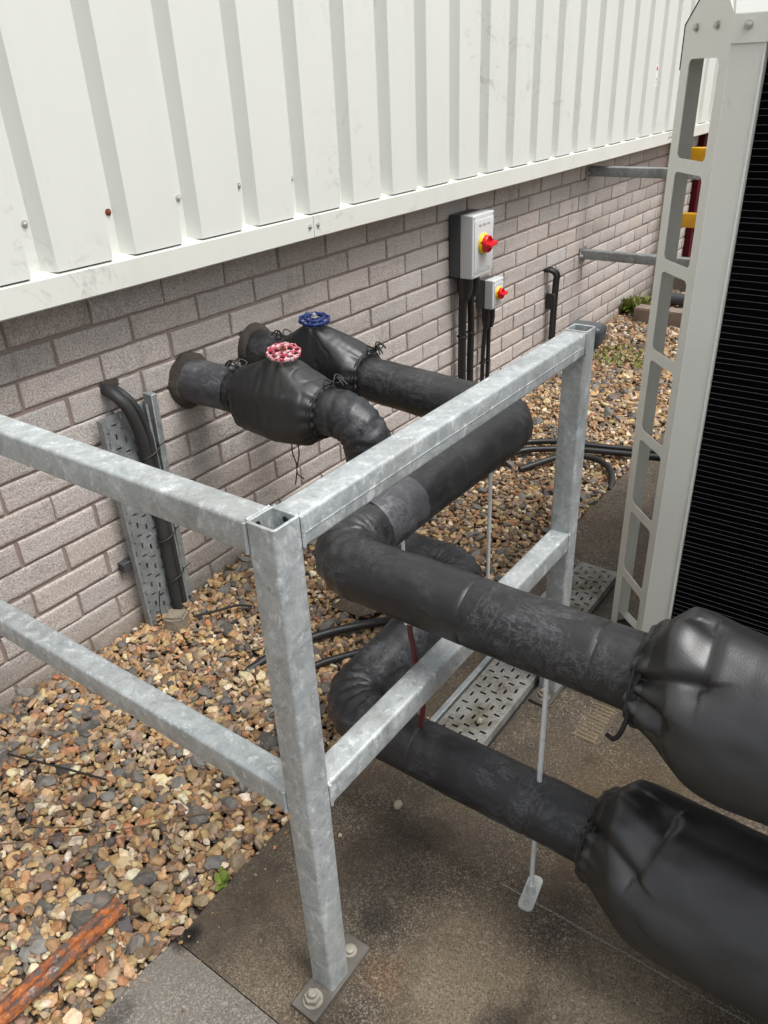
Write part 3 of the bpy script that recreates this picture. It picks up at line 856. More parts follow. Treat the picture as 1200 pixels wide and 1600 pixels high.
# pale weathered band wrapped on the cross run
mb = MB(); path = [Vector((1.17 - 0.0052 * k, 0.822, 0.626)) for k in range(26)]
mb.tube(path, 0.0592 + 0.0012, 56, False, ncb=lambda i, k, a, r: r + 0.0016 * mnoise.noise(Vector((math.cos(a) * 2, math.sin(a) * 2, i * 0.22))) - (0.0018 if i in (0, 25) else 0))
mb.build('wrap_band', M['lag_grey'], pb)

pa = thing('insulated_pipe', 'lower black lagged pipe with a worn red valve wheel dropping down to the lower jacket', 'pipe', (1.425, W, 0.655), 'insulated pipes')
lag = lagging([(1.404, W + 0.06, 0.654), (1.425, 1.122, 0.652), (1.452, 1.112, 0.274), (1.455, 0.830, 0.274), (0.911, 0.828, 0.252), (0.911, -0.75, 0.252)], 0.082, rad=lambda p: 0.0620 - 0.0055 * max(0.0, min(1.0, (1.40 - p.x) / 0.35)) if p.z < 0.35 else 0.0620,
              seams=(0.12, 0.66, 0.94, 1.40, 1.95, 2.2, 2.6), seed=4.1, elb=0.004)
lag.build('lagging', M['lag_low'], pa)
mb = MB(); path = [Vector((1.4055 + 0.0004 * k, W - 0.012 * k - 0.002, 0.654)) for k in range(16)]
mb.tube(path, [PR + 0.0025 - 0.0001 * k for k in range(16)], 48, False, ncb=lambda i, k, a, r: r + 0.0015 * mnoise.noise(Vector((math.cos(a) * 2, math.sin(a) * 2, i * 0.3))))
mb.build('wall_sleeve', M['lag_grey'], pa)
wall_seal(pa, 1.405, 0.654, 0.064, 0.081, 7.0)
handwheel(pa, (1.421, 1.373, 0.788), 0.0445, M['wheel_red'], 10, (0.16, -0.14), M['screw_rust'])

# ------------------------------------------------------------------ jackets round the valves
def hull_jacket(name, label, x, y0, y1, z, wheel, seed, mat):
    t = thing(name, label, 'valve jacket', (x, (y0 + y1) / 2, z), 'fabric valve jackets')
    bm = bmesh.new()
    def ring(y, r, cz=0.0, sq=0.0):
        for k in range(40):
            a = 2 * PI * k / 40
            rr = r * (1 + sq * (abs(math.sin(2 * a)) ** 1.5) * 0.25)
            bm.verts.new((x + rr * math.cos(a), y, z + cz + rr * math.sin(a)))
    ring(y0, PR + 0.003); ring(y1, PR + 0.003)
    ring(y0 - 0.030 if y0 > y1 else y0 + 0.03, 0.083, -0.006, 0.5); ring(y1 + 0.035 if y0 > y1 else y1 - 0.035, 0.083, -0.008, 0.5)
    ring((y0 + y1) / 2, 0.091, -0.012, 0.5)
    wx, wy, wz, wr = wheel
    for k in range(24):
        a = 2 * PI * k / 24
        bm.verts.new((wx + wr * math.cos(a), wy + wr * 1.15 * math.sin(a), wz + 0.004 * math.sin(a)))
    res = bmesh.ops.convex_hull(bm, input=bm.verts[:])
    bmesh.ops.delete(bm, geom=list({g for g in res['geom_interior'] if isinstance(g, bmesh.types.BMVert)}), context='VERTS')
    me = bpy.data.meshes.new('tmp'); bm.to_mesh(me); bm.free()
    o = bpy.data.objects.new('tmp', me); link(o)
    r = o.modifiers.new('r', 'REMESH'); r.mode = 'VOXEL'; r.voxel_size = 0.0042
    sm = o.modifiers.new('s', 'SMOOTH'); sm.factor = 0.5; sm.iterations = 7
    dg = bpy.context.evaluated_depsgraph_get(); m2 = bpy.data.meshes.new_from_object(o.evaluated_get(dg))
    bpy.data.objects.remove(o)
    bm = bmesh.new(); bm.from_mesh(m2); bm.normal_update()
    L = abs(y1 - y0)
    for v in bm.verts:
        p = v.co; s = min(abs(p.y - y0), abs(p.y - y1)); a = math.atan2(p.z - z, p.x - x)
        gather = math.exp(-s / 0.03)
        top = max(0.0, 1 - (Vector((wx, wy, wz)) - p).length / 0.10)
        d = 0.0022 * gather * math.sin(a * 15 + 3 * mnoise.noise(Vector((a * 2, seed, 0))))
        d += 0.0022 * top * math.sin(7 * math.atan2(p.y - wy, p.x - wx) + seed)
        q = Vector((p.x * 9 + seed, p.y * 14, p.z * 9))
        d += 0.005 * mnoise.noise(q * 0.6) + 0.0018 * abs(mnoise.noise(q * 2.2))
        d -= 0.0016 * math.exp(-((mnoise.noise(q * 1.3 + Vector((3, 1, 2)))) / 0.06) ** 2)
        v.co = p + v.normal * d
    mb = MB(); mb.bm(bm, True); bpy.data.meshes.remove(m2)
    body = mb.build('cover', mat, t, sharp=180)
    # straps and cords at both ends
    for yy, sg in ((y0, 1), (y1, -1)):
        mb = MB(); n = 72
        for q, dy in ((0, 0.0), (1, 0.006 * -sg)):
            pts = [(x + (PR + 0.0085 + 0.0012 * math.sin(a * 9)) * math.cos(a), yy + dy - sg * 0.004 + 0.005 * math.sin(a * 2 + q), z + (PR + 0.0085) * math.sin(a)) for a in np.linspace(0, 2 * PI, n)]
            mb.tube(pts, 0.0022, 6)
        mb.build('drawstring', M['cord'], t)
    # bow and loose ends at the top of the outer end
    for yy, a0 in ((y0, 1.75), (y1, 1.15)):
        mb = MB()
        bx, bz = x + (PR + 0.013) * math.cos(a0), z + (PR + 0.013) * math.sin(a0)
        rg = random.Random(int(seed * 10 + yy * 100))
        for k in range(3):
            dx, dy = rg.uniform(-0.011, 0.011), rg.uniform(0.015, 0.050) * (1 if yy == y0 else -1)
            mb.tube(bez([(bx, yy, bz), (bx + dx, yy + dy * 0.4, bz + 0.016), (bx + dx * 2.0, yy + dy * 0.8, bz + 0.008), (bx + dx * 2.4, yy + dy, bz - 0.004 + rg.uniform(-0.004, 0.006))], 18), 0.0022, 6)
        for k in range(2):
            sgn = 1 if k else -1
            mb.tube(bez([(bx, yy, bz), (bx + sgn * 0.022, yy + 0.01, bz + 0.014), (bx + sgn * 0.034, yy - 0.004, bz + 0.004), (bx + sgn * 0.015, yy - 0.006, bz - 0.002), (bx, yy, bz)], 24), 0.0022, 6)
        mb.lathe([(0, 0.007), (0.006, 0.005), (0.007, 0), (0.006, -0.005), (0, -0.007)], Matrix.Translation((bx, yy, bz)), 10)
        mb.build('cord_knot', M['cord'], t)
    return t
ja = hull_jacket('valve_jacket', 'black fabric jacket tied around the valve under the red wheel', 1.417, 1.535, 1.235, 0.653, (1.421, 1.378, 0.768, 0.030), 1.0, M['vinyl'])
jb = hull_jacket('valve_jacket', 'black fabric jacket tied around the valve under the blue wheel', 1.672, 1.600, 1.290, 0.662, (1.642, 1.452, 0.790, 0.030), 5.0, M['vinyl'])
# two string ends hanging below the red valve jacket
mb = MB()
mb.tube(bez([(1.41, 1.36, 0.575), (1.402, 1.362, 0.52), (1.412, 1.36, 0.47), (1.395, 1.356, 0.42)], 24), 0.0018, 6)
mb.tube(bez([(1.41, 1.35, 0.575), (1.418, 1.352, 0.51), (1.40, 1.35, 0.46), (1.42, 1.345, 0.43)], 24), 0.0018, 6)
mb.build('hanging_cord', M['cord'], ja)

# ------------------------------------------------------------------ big jackets at the right
def big_jacket(label, x, z, ys, L, Rmax, seed, creases, lobes, tail):
    t = thing('pipe_jacket', label, 'pipe jacket', (x, ys, z), 'large fabric pipe jackets')
    ns, na = 230, 260
    V = []; F = []
    def seg_d(px, py, ax, ay, bx, by):
        dx, dy = bx - ax, by - ay; l2 = dx * dx + dy * dy
        u = max(0, min(1, ((px - ax) * dx + (py - ay) * dy) / l2)); cx, cy = ax + u * dx, ay + u * dy
        return math.hypot(px - cx, py - cy), u
    for i in range(ns):
        u = i / (ns - 1)
        s = L * (u ** 1.9) if u < 1 else L
        neck = PR + 0.006
        end = max(0.0, (s - (L - 0.10)) / 0.10); endk = math.sqrt(max(0.02, 1 - end ** 3 * 0.8))
        for k in range(na):
            a = 2 * PI * k / na                     # 0 = towards the camera side (-x), 90 = up
            aw = (a + PI) % (2 * PI) - PI
            sl = 0.085 - 0.045 * math.sin(aw) + 0.010 * mnoise.noise(Vector((math.cos(a) * 2, math.sin(a) * 2, seed + 9)))
            q = max(0, s - 0.006) / sl
            # straight cone that breaks into the flat side with a short rounded shoulder
            q = q if q < 0.86 else (1 - 0.14 * math.exp(-(q - 0.86) / 0.14))
            r = neck + (Rmax - neck) * q
            if s < 0.024: r += 0.006 * math.sin(PI * s / 0.024)          # ruffled collar
            r *= endk * (1 + 0.022 * math.cos(4 * a + 0.6) * min(1, s / 0.1))
            g = math.exp(-max(0, s - 0.01) / 0.05)
            pl = math.sin(a * 9 + 2.4 * mnoise.noise(Vector((math.cos(a) * 1.2, math.sin(a) * 1.2, seed))) + seed)
            r += g * (0.0040 * pl + 0.0022 * math.sin(a * 17 + seed * 3 + s * 30))
            p = Vector((math.cos(a) * 1.2, math.sin(a) * 1.2, s * 6 + seed))
            r += min(1, s / 0.06) * (0.006 * mnoise.noise(p) + 0.0025 * mnoise.noise(p * 2.7))
            dep_k = 0.9
            for (a0, s0, a1, s1, dep, w, lip) in creases:
                ax, bx = math.radians(a0) * 0.11, math.radians(a1) * 0.11
                d, uu = seg_d(aw * 0.11, s, ax, s0, bx, s1)
                f = (1 - 0.45 * uu) * dep_k
                side = (bx - ax) * (s - s0) - (s1 - s0) * (aw * 0.11 - ax)
                lip = lip * 0.22
                if side > 0: w = w * 2.6; lip = 0
                r -= dep * f * math.exp(-(d / w) ** 2) - lip * f * math.exp(-((d - 1.9 * w) / (1.3 * w)) ** 2)
            for (a0, s0, ra, rs, h) in lobes:
                q = ((aw - math.radians(a0)) * 0.11 / ra) ** 2 + ((s - s0) / rs) ** 2
                if q < 4: r += h * math.exp(-q ** 1.6)
            sag = -0.012 * min(1, s / 0.15)
            V.append((x - r * math.cos(a), ys - s, z + sag + r * math.sin(a)))
    for i in range(ns - 1):
        for k in range(na):
            k2 = (k + 1) % na; F.append((i * na + k, i * na + k2, (i + 1) * na + k2, (i + 1) * na + k))
    F.append(tuple((ns - 1) * na + k for k in range(na)))
    mb = MB(); mb.add(V, F, True)
    mb.build('cover', M['vinyl'], t, sharp=180)
    mb = MB()
    for q in range(2):
        pts = [(x - (PR + 0.011 + 0.001 * math.sin(8 * a)) * math.cos(a), ys - 0.010 - 0.006 * q + 0.004 * math.sin(3 * a + q), z + (PR + 0.011) * math.sin(a)) for a in np.linspace(0, 2 * PI, 90)]
        mb.tube(pts, 0.0024, 6)
    if tail: mb.tube(bez(tail, 24), 0.0036, 8)
    mb.build('drawcord', M['cord'], t)
    return t
big_jacket('large black fabric jacket gathered on the upper pipe beside the white cabinet', 0.912, 0.625, 0.236, 0.95, 0.124, 2.0,
           [(34, 0.004, 50, 0.095, 0.022, 0.009, 0.006), (86, 0.090, 50, 0.098, 0.012, 0.010, 0.003), (-4, 0.006, -16, 0.060, 0.022, 0.009, 0.008), (14, 0.062, -16, 0.060, 0.012, 0.008, 0.004), (-32, 0.01, -46, 0.10, 0.008, 0.010, 0.003), (85, 0.0, 92, 0.05, 0.008, 0.008, 0.003), (14, 0.0, 18, 0.05, 0.010, 0.007, 0.004)],
           [(70, 0.050, 0.042, 0.042, 0.008), (4, 0.038, 0.018, 0.022, 0.008)],
           [(0.85, 0.225, 0.61), (0.835, 0.228, 0.58), (0.838, 0.238, 0.555), (0.850, 0.252, 0.545)])
big_jacket('large black fabric jacket gathered on the lower pipe close to the ground', 0.909, 0.256, 0.276, 1.0, 0.126, 6.3,
           [(62, 0.004, 40, 0.100, 0.022, 0.009, 0.006), (88, 0.125, 40, 0.104, 0.013, 0.010, 0.003), (30, 0.0, 10, 0.12, 0.006, 0.012, 0.002), (-20, 0.0, -40, 0.10, 0.006, 0.012, 0.002), (100, 0.0, 100, 0.07, 0.010, 0.008, 0.004)],
           [(80, 0.060, 0.044, 0.047, 0.010)], None)

# ------------------------------------------------------------------ support rods, tube
def support_rod(label, x, y, z1, foot_rot, r=0.0046, lean=(0, 0), foot=True):
    t = thing('support_rod', label, 'support rod', (x, y, 0), 'zinc pipe support rods')
    mb = MB(); mb.tube([(x, y, 0.008), (x + lean[0] * 0.5, y + lean[1] * 0.5, z1 / 2), (x + lean[0], y + lean[1], z1)], r, 14)
    o = mb.build('rod', M['zinc'], t)
    if not foot:
        mb = MB(); mb.prism([(0.0085 * math.cos(PI / 3 * k), 0.0085 * math.sin(PI / 3 * k)) for k in range(6)], Matrix.Translation((x, y, 0.015)), 0.007); mb.build('nut', M['zinc'], t); return t
    mb = MB(); m = Matrix.Translation((x, y, 0.0004)) @ Matrix.Rotation(foot_rot, 4, 'Z')
    hw, hl = 0.0145, 0.040; P = []
    for cx, cy, a0 in ((hl - 0.010, hw - 0.010, 0), (-hl + 0.010, hw - 0.010, 90), (-hl + 0.010, -hw + 0.010, 180), (hl - 0.010, -hw + 0.010, 270)):
        for k in range(5): a = math.radians(a0 + 22.5 * k); P.append((cx + 0.010 * math.cos(a), cy + 0.010 * math.sin(a)))
    mb.prism(P, m, 0.003)
    mb.lathe([(0.0075, 0.003), (0.0088, 0.003), (0.0088, 0.020), (0.0062, 0.0215)], m, 20)
    mb.prism([(0.0095 * math.cos(PI / 3 * k), 0.0095 * math.sin(PI / 3 * k)) for k in range(6)], m @ Matrix.Translation((0, 0, 0.020)), 0.006)
    o = mb.build('foot_plate', M['zinc_dull'], t)
    for sx in (-1, 1):
        b = MB(); bolt_head(b, m @ Vector((sx * 0.027, 0, 0.0030)), (0, 0, 1), 0.0036, 0.0022, 0.0062); b.build('screw', M['steel'], o)
    return t
support_rod('zinc support rod on a bolted foot plate running up through both pipes near the camera', 0.915, 0.377, 0.59, math.radians(8), lean=(0.006, 0.004))
support_rod('thin zinc rod standing under the far end of the upper cross pipe', 1.532, 0.822, 0.58, 0.3, 0.0048, foot=False)
support_rod('short visible zinc rod under the near end of the upper cross pipe', 1.150, 0.822, 0.58, 0.3, 0.0042, foot=False)

t = thing('drain_tube', 'dull red tube hanging from the upper pipe down to the lower pipe', 'tube', (0.925, 0.62, 0.32))
mb = MB(); mb.tube(bez([(0.912, 0.640, 0.570), (0.908, 0.640, 0.535), (0.910, 0.634, 0.49), (0.906, 0.624, 0.42), (0.912, 0.618, 0.36), (0.914, 0.628, 0.305)], 40), 0.0052, 12); mb.build('tube', M['tube'], t)
mb = MB(); mb.tube([(0.912, 0.640, 0.575), (0.909, 0.640, 0.550)], 0.0068, 12); mb.build('end_clip', M['steel'], t)

# ------------------------------------------------------------------ cable trays (perforated)
def perforated(L, Wd, holes):
    """grid faces in (u,v) with rectangular holes left open"""
    us = sorted({0.0, L, *[round(h[0], 5) for h in holes], *[round(h[2], 5) for h in holes]})
    vs = sorted({0.0, Wd, *[round(h[1], 5) for h in holes], *[round(h[3], 5) for h in holes]})
    V = [(u, v) for v in vs for u in us]; F = []; nu = len(us)
    H = np.array(holes)
    for j in range(len(vs) - 1):
        for i in range(nu - 1):
            cu, cv = (us[i] + us[i + 1]) / 2, (vs[j] + vs[j + 1]) / 2
            if ((H[:, 0] < cu) & (H[:, 2] > cu) & (H[:, 1] < cv) & (H[:, 3] > cv)).any(): continue
            F.append((j * nu + i, j * nu + i + 1, (j + 1) * nu + i + 1, (j + 1) * nu + i))
    return V, F
def tray_holes(L, Wd, step=0.034):
    H = []; cols = [0.14, 0.32, 0.5, 0.68, 0.86]
    n = int(L / step)
    for i in range(n):
        for c, fr_ in enumerate(cols):
            u = 0.012 + i * step + (step / 2 if c % 2 else 0); v = fr_ * Wd
            if (c + i) % 2 == 0: h = (u - 0.0085, v - 0.0028, u + 0.0085, v + 0.0028)
            else: h = (u - 0.0030, v - 0.0080, u + 0.0030, v + 0.0080)
            if h[0] > 0.003 and h[2] < L - 0.003: H.append(h)
    return H
def tray(parent, name, Mx, L, Wd, lip, mat):
    V, F = perforated(L, Wd, tray_holes(L, Wd))
    mb = MB(); mb.add([Mx @ Vector((u, v, 0)) for u, v in V], F)
    for v, sg in ((0.0, -1), (Wd, 1)):
        q = [(0, v, 0), (L, v, 0), (L, v, -lip), (0, v, -lip), (L, v - sg * 0.008, -lip), (0, v - sg * 0.008, -lip)]
        mb.add([Mx @ Vector(p) for p in q], [(0, 1, 2, 3), (3, 2, 4, 5)])
    o = mb.build(name, mat, parent)
    so = o.modifiers.new('thickness', 'SOLIDIFY'); so.thickness = 0.0012; so.offset = 0
    return o
# tray standing at the wall: u runs down the wall, v to the right; lips turned to the viewer
wt = thing('cable_tray', 'perforated galvanised cable tray standing upright against the wall', 'cable tray', (1.14, W - 0.04, 0), 'perforated cable trays')
tM = Matrix(((0.012, 1, 0, 1.062), (0.0, 0, 1, W - 0.028), (-1, 0, 0, 0.655), (0, 0, 0, 1)))
V, F = perforated(0.675, 0.148, tray_holes(0.675, 0.148))
mb = MB(); mb.add([tM @ Vector((u, v, 0)) for u, v in V], F)
for v, sg in ((0.0, -1), (0.148, 1)):
    q = [(0, v, 0), (0.675, v, 0), (0.675, v, -0.022), (0, v, -0.022), (0.675, v - sg * 0.007, -0.022), (0, v - sg * 0.007, -0.022)]
    mb.add([tM @ Vector(p) for p in q], [(0, 1, 2, 3), (3, 2, 4, 5)])
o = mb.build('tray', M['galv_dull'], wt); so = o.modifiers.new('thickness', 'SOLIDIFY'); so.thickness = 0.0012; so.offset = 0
mb = MB(); mb.box((1.040, W - 0.026, 0.195), (1.16, W - 0.001, 0.225), 0.0015, 1)
mb.box((1.0385, W - 0.022, 0.200), (1.0401, W - 0.006, 0.220), 0, mi=1); mb.build('bracket', [M['encl_dark'], M['black']], wt)
# strut lip beside the tray
mb = MB(); mb.box((1.214, W - 0.050, 0.02), (1.234, W - 0.012, 0.675), 0.002, 1, Matrix.Translation((1.22, 0, 0)) @ Matrix.Rotation(0.02, 4, 'Y') @ Matrix.Translation((-1.22, 0, 0)))
mb.build('side_channel', M['galv_dull'], wt)

t = None
def cable(name, label, pts, r, mat, cat='cable', group=None, n=50, seg=12):
    P = bez(pts, n); mb = MB(); mb.tube(P, r, seg)
    c = P[len(P) // 2]; o = mb.build(name, mat, origin=(c.x, c.y, min(p.z for p in P)))
    return tag(o, label, cat, group)
cable('power_cable', 'thick grey-black cable bending out of a wall hole onto the upright tray', [(1.128, W + 0.03, 0.722), (1.126, W - 0.035, 0.705), (1.142, W - 0.060, 0.665), (1.165, W - 0.055, 0.58), (1.176, W - 0.046, 0.50), (1.180, W - 0.044, 0.30), (1.178, W - 0.044, -0.01)], 0.0155, M['cable'])
cable('power_cable', 'thinner black cable beside the thick one on the upright tray', [(1.153, W + 0.03, 0.716), (1.156, W - 0.028, 0.700), (1.176, W - 0.048, 0.655), (1.196, W - 0.045, 0.58), (1.203, W - 0.042, 0.50), (1.204, W - 0.042, 0.30), (1.206, W - 0.042, -0.01)], 0.0105, M['cable'])
mb = MB(); n = 40; V = [(1.140, W - 0.004, 0.715)]
for k in range(n):
    a = 2 * PI * k / n; r = 1 + 0.35 * mnoise.noise(Vector((math.cos(a) * 2, math.sin(a) * 2, 8)))
    V.append((1.142 + 0.036 * r * math.cos(a), W + 0.001, 0.716 + 0.022 * r * math.sin(a)))
mb.add(V, [(0, 1 + k, 1 + (k + 1) % n) for k in range(n)], True)
mb.build('mortar_patch', M['seal'], bld)
for z, lab in ((0.52, 'black cable tie around the cables at the top of the tray'), (0.255, 'black cable tie around the cables halfway down the tray'), (0.115, 'black cable tie around the cables near the foot of the tray')):
    mb = MB(); P = []
    for k in range(41):
        a = 2 * PI * k / 40; P.append((1.190 + 0.032 * math.cos(a), W - 0.046 + 0.0185 * math.sin(a), z + 0.010 * math.cos(a)))
    mb.tube(P, 0.0022, 6); mb.tube([(1.219, W - 0.054, z + 0.010), (1.228, W - 0.060, z + 0.016), (1.240, W - 0.064, z + 0.022)], 0.0016, 6)
    tag(mb.build('cable_tie', M['cord'], origin=(1.19, W - 0.046, z)), lab, 'cable tie', 'cable ties on the upright tray')
mb = MB(); mb.tube(bez([(1.118, W - 0.055, 0.10), (1.105, W - 0.060, 0.05), (1.094, W - 0.075, 0.0), (1.080, W - 0.09, -0.015)], 20), 0.0016, 6)
tag(mb.build('loose_tie', M['cord'], origin=(1.1, W - 0.07, 0)), 'thin black tie end hanging across the foot of the upright tray', 'cable tie')

# tray lying on the concrete
gt = thing('cable_tray', 'dirty perforated cable tray lying flat on the concrete under the frame', 'cable tray', (1.6, 0.69, 0.03), 'perforated cable trays')
gM = Matrix(((1, 0, 0, 1.03), (0, 1, 0, 0.634), (0, 0, 1, 0.026), (0, 0, 0, 1)))
def mk_dirty():
    t = NT('dirty_tray_steel')
    n = t.noise(11, 6, 0.7); g = t.noise(110, 4, 0.7)
    c = t.mix(t.ramp(n, (0.42, 0.0), (0.64, 1.0)), (0.25, 0.25, 0.235), (0.095, 0.083, 0.052))
    c = t.mix(t.ramp(g, (0.55, 0.0), (0.7, 0.7)), c, (0.075, 0.062, 0.04))
    t.set(Base_Color=c, Roughness=0.7, Metallic=0.25); t.bump(g, 0.4, 0.003); return t.m
tray(gt, 'tray', gM, 1.0, 0.124, 0.024, mk_dirty())
mb = MB(); mb.box((1.03, 0.772, 0.0), (2.02, 0.788, 0.016), 0.002, 1); mb.build('side_rail', M['galv_dull'], gt)
mb = MB(); mb.box((1.03, 0.628, 0.0), (2.03, 0.772, 0.0015)); mb.build('base_sheet', M['black'], gt)

# ------------------------------------------------------------------ isolators on the wall
def isolator(label, x0, x1, z0, z1, depth, base_d, kr, kc):
    t = thing('isolator_switch', label, 'isolator switch', ((x0 + x1) / 2, W, z0), 'isolator switches on the wall')
    mb = MB(); mb.box((x0, W - base_d, z0), (x1, W - 0.001, z1), 0.006, 3); mb.build('back_box', M['encl_dark'], t)
    mb = MB(); mb.box((x0 - 0.0008, W - depth, z0 - 0.0008), (x1 + 0.0008, W - base_d - 0.0006, z1 + 0.0008), 0.006, 3)
    yf = W - depth; b = 0.010
    mb.box((x0 + b, yf - 0.0035, z0 + b * 2.0), (x1 - b, yf + 0.002, z1 - b * 2.0), 0.002, 2)
    o = mb.build('cover', M['encl'], t)
    for xx in (x0 + b * 0.75, x1 - b * 0.75):
        for zz in (z0 + b * 1.0, z1 - b * 1.0):
            s = MB(); s.lathe([(0.0048, 0.0004), (0.0048, 0.0012), (0.003, 0.0014), (0.0, -0.0004)], axisM((xx, yf - 0.0002, zz), (0, -1, 0)), 14); s.build('screw', M['encl_mark'], o)
    cx = (x0 + x1) / 2; w = x1 - x0; h = z1 - z0
    for fx in (-0.2, 0.0, 0.2):
        mk = MB(); mk.box((cx + fx * w - w * 0.07, yf - 0.0041, z1 - h * 0.19), (cx + fx * w + w * 0.07, yf - 0.0036, z1 - h * 0.155)); mk.build('faint_print', M['encl_mark'], o)
    for fx in (-0.25, 0.22):
        mk = MB(); mk.box((cx + fx * w - w * 0.08, yf - 0.0041, z0 + h * 0.115), (cx + fx * w + w * 0.08, yf - 0.0036, z0 + h * 0.135)); mk.build('faint_print', M['encl_mark'], o)
    mb = MB(); m = axisM((kc[0], yf - 0.0034, kc[1]), (0, -1, 0))
    mb.lathe([(0, 0.012 * kr / 0.033), (kr * 1.08, 0.012 * kr / 0.033), (kr * 1.18, 0.008 * kr / 0.033), (kr * 1.2, 0)], m, 40)
    pl = mb.build('yellow_plate', M['yellow'], t)
    s = MB(); s.lathe([(0.0, 0.0128 * kr / 0.033), (kr * 0.10, 0.0128 * kr / 0.033), (kr * 0.1, 0.01 * kr / 0.033)], m @ Matrix.Translation((-kr * 1.05, kr * 0.28, 0)), 12); s.build('lock_hole', M['black'], pl)
    q = kr / 0.033
    mb = MB()
    mb.lathe([(kr * 0.98, 0.012 * q), (kr, 0.018 * q), (kr, 0.026 * q), (kr * 0.92, 0.029 * q), (kr * 0.86, 0.027 * q), (kr * 0.80, 0.020 * q), (0, 0.018 * q)], m, 40)
    mb.box((-kr * 0.93, -kr * 0.20, 0.017 * q), (kr * 0.93, kr * 0.20, 0.050 * q), 0.003 * q, 2, m @ Matrix.Rotation(0.10, 4, 'Z'))
    mb.build('red_knob', M['red'], t)
    return t
isolator('larger grey isolator box with a red and yellow rotary knob on the brick wall', 2.828, 2.998, 0.657, 0.902, 0.115, 0.055, 0.034, (2.905, 0.787))
isolator('smaller grey isolator box with a red and yellow knob, below and right of the larger', 3.057, 3.153, 0.476, 0.601, 0.088, 0.045, 0.024, (3.100, 0.541))
def gland_cable(label, x, ztop, r, group, bend=0.0, rg=0.0, y=0.045):
    t = thing('supply_cable', label, 'cable', (x, W - y, 0), group)
    mb = MB(); mb.tube(bez([(x, W - y, ztop - 0.005), (x - bend, W - y + 0.006, ztop - 0.10), (x + bend * 0.4, W - y + 0.012, ztop - 0.24), (x, W - y + 0.012, ztop - 0.40), (x - bend * 0.5, W - y + 0.008, -0.02)], 48), r, 14)
    mb.build('cable', M['black'], t)
    mb = MB(); mb.lathe([(rg, 0.0), (rg, -0.055), (rg * 0.85, -0.075), (r * 1.05, -0.10)], Matrix.Translation((x, W - y, ztop)), 18); mb.build('gland_boot', M['black'], t)
    mb = MB(); mb.tube([(x + (r + 0.003) * math.cos(a), W - y + 0.012 + (r + 0.003) * math.sin(a), ztop - 0.26) for a in np.linspace(0, 2 * PI, 24)], 0.0028, 6); mb.build('cable_clip', M['cord'], t)
gland_cable('left of the two black cables under the larger isolator', 2.880, 0.657, 0.018, 'cables below the isolators', 0.004, 0.034, 0.05)
gland_cable('right of the two black cables under the larger isolator', 2.952, 0.657, 0.0155, 'cables below the isolators', 0.010, 0.026, 0.05)
gland_cable('left of the two thin cables under the smaller isolator', 3.086, 0.476, 0.010, 'cables below the isolators', -0.003, 0.019, 0.04)
gland_cable('right of the two thin cables under the smaller isolator', 3.132, 0.476, 0.010, 'cables below the isolators', 0.006, 0.018, 0.04)
# pair of cables coming out of the wall
for k, (dx, lab) in enumerate(((0.0, 'left cable of the bent pair coming out of the wall beyond the isolators'), (0.030, 'right cable of the bent pair coming out of the wall beyond the isolators'))):
    cable('conduit_cable', lab, [(3.765 + dx * 1.2, W + 0.02, 0.500), (3.775 + dx, W - 0.03, 0.497), (3.795 + dx, W - 0.046, 0.470), (3.803 + dx, W - 0.04, 0.42), (3.806 + dx, W - 0.036, 0.25), (3.804 + dx, W - 0.036, -0.02)], 0.0115, M['black'], 'cable', 'bent cable pair')
mb = MB(); mb.box((3.785, W - 0.020, 0.335), (3.855, W - 0.004, 0.350)); mb.box((3.783, W - 0.052, 0.30), (3.793, W - 0.004, 0.38), 0.002, 1)
tag(mb.build('cable_cleat', M['black'], origin=(3.8, W - 0.02, 0.34)), 'small black cleat holding the bent cable pair to the bricks', 'cable cleat')

# ------------------------------------------------------------------ condenser cabinet
UX, UF, UR = 1.70, 0.449, 0.389      # front plane, fold, post right edge
cu = thing('condenser_unit', 'white steel condenser cabinet with slotted corner plate and black finned coil', 'condenser', (2.0, 0.1, 0))
uv = Vector((1, 1, 0)).normalized()
def P2(u, z, off=0.0): return Vector((UX + uv.x * u - uv.y * off * -1 * 0 , UF + uv.y * u, z))
def rrect(u0, z0, u1, z1, r=0.012, n=6):
    P = []
    for cx, cy, a0 in ((u1 - r, z1 - r, 0), (u0 + r, z1 - r, 90), (u0 + r, z0 + r, 180), (u1 - r, z0 + r, 270)):
        for k in range(n + 1): a = math.radians(a0 + 90 * k / n); P.append((cx + r * math.cos(a), cy + r * math.sin(a)))
    return P
cv = bpy.data.curves.new('plate', 'CURVE'); cv.dimensions = '2D'; cv.fill_mode = 'BOTH'; cv.extrude = 0.0011; cv.bevel_depth = 0.0004; cv.bevel_resolution = 1
polys = [[(0.0, -0.005), (0.175, -0.005), (0.175, 1.462), (0.076, 1.549), (0.0, 1.467)]]
for k in range(7):
    zt = 1.404 - 0.2045 * k
    polys.append(rrect(0.031, zt - 0.179, 0.144, zt))
for pts in polys:
    sp = cv.splines.new('POLY'); sp.points.add(len(pts) - 1); sp.use_cyclic_u = True
    for q, (a, b) in zip(sp.points, pts): q.co = (a, b, 0, 1)
co = bpy.data.objects.new('tmp', cv); link(co)
me = bpy.data.meshes.new_from_object(co.evaluated_get(bpy.context.evaluated_depsgraph_get())); bpy.data.objects.remove(co)
Mp = Matrix(((uv.x, 0, -uv.y, UX), (uv.y, 0, uv.x, UF), (0, 1, 0, 0), (0, 0, 0, 1)))
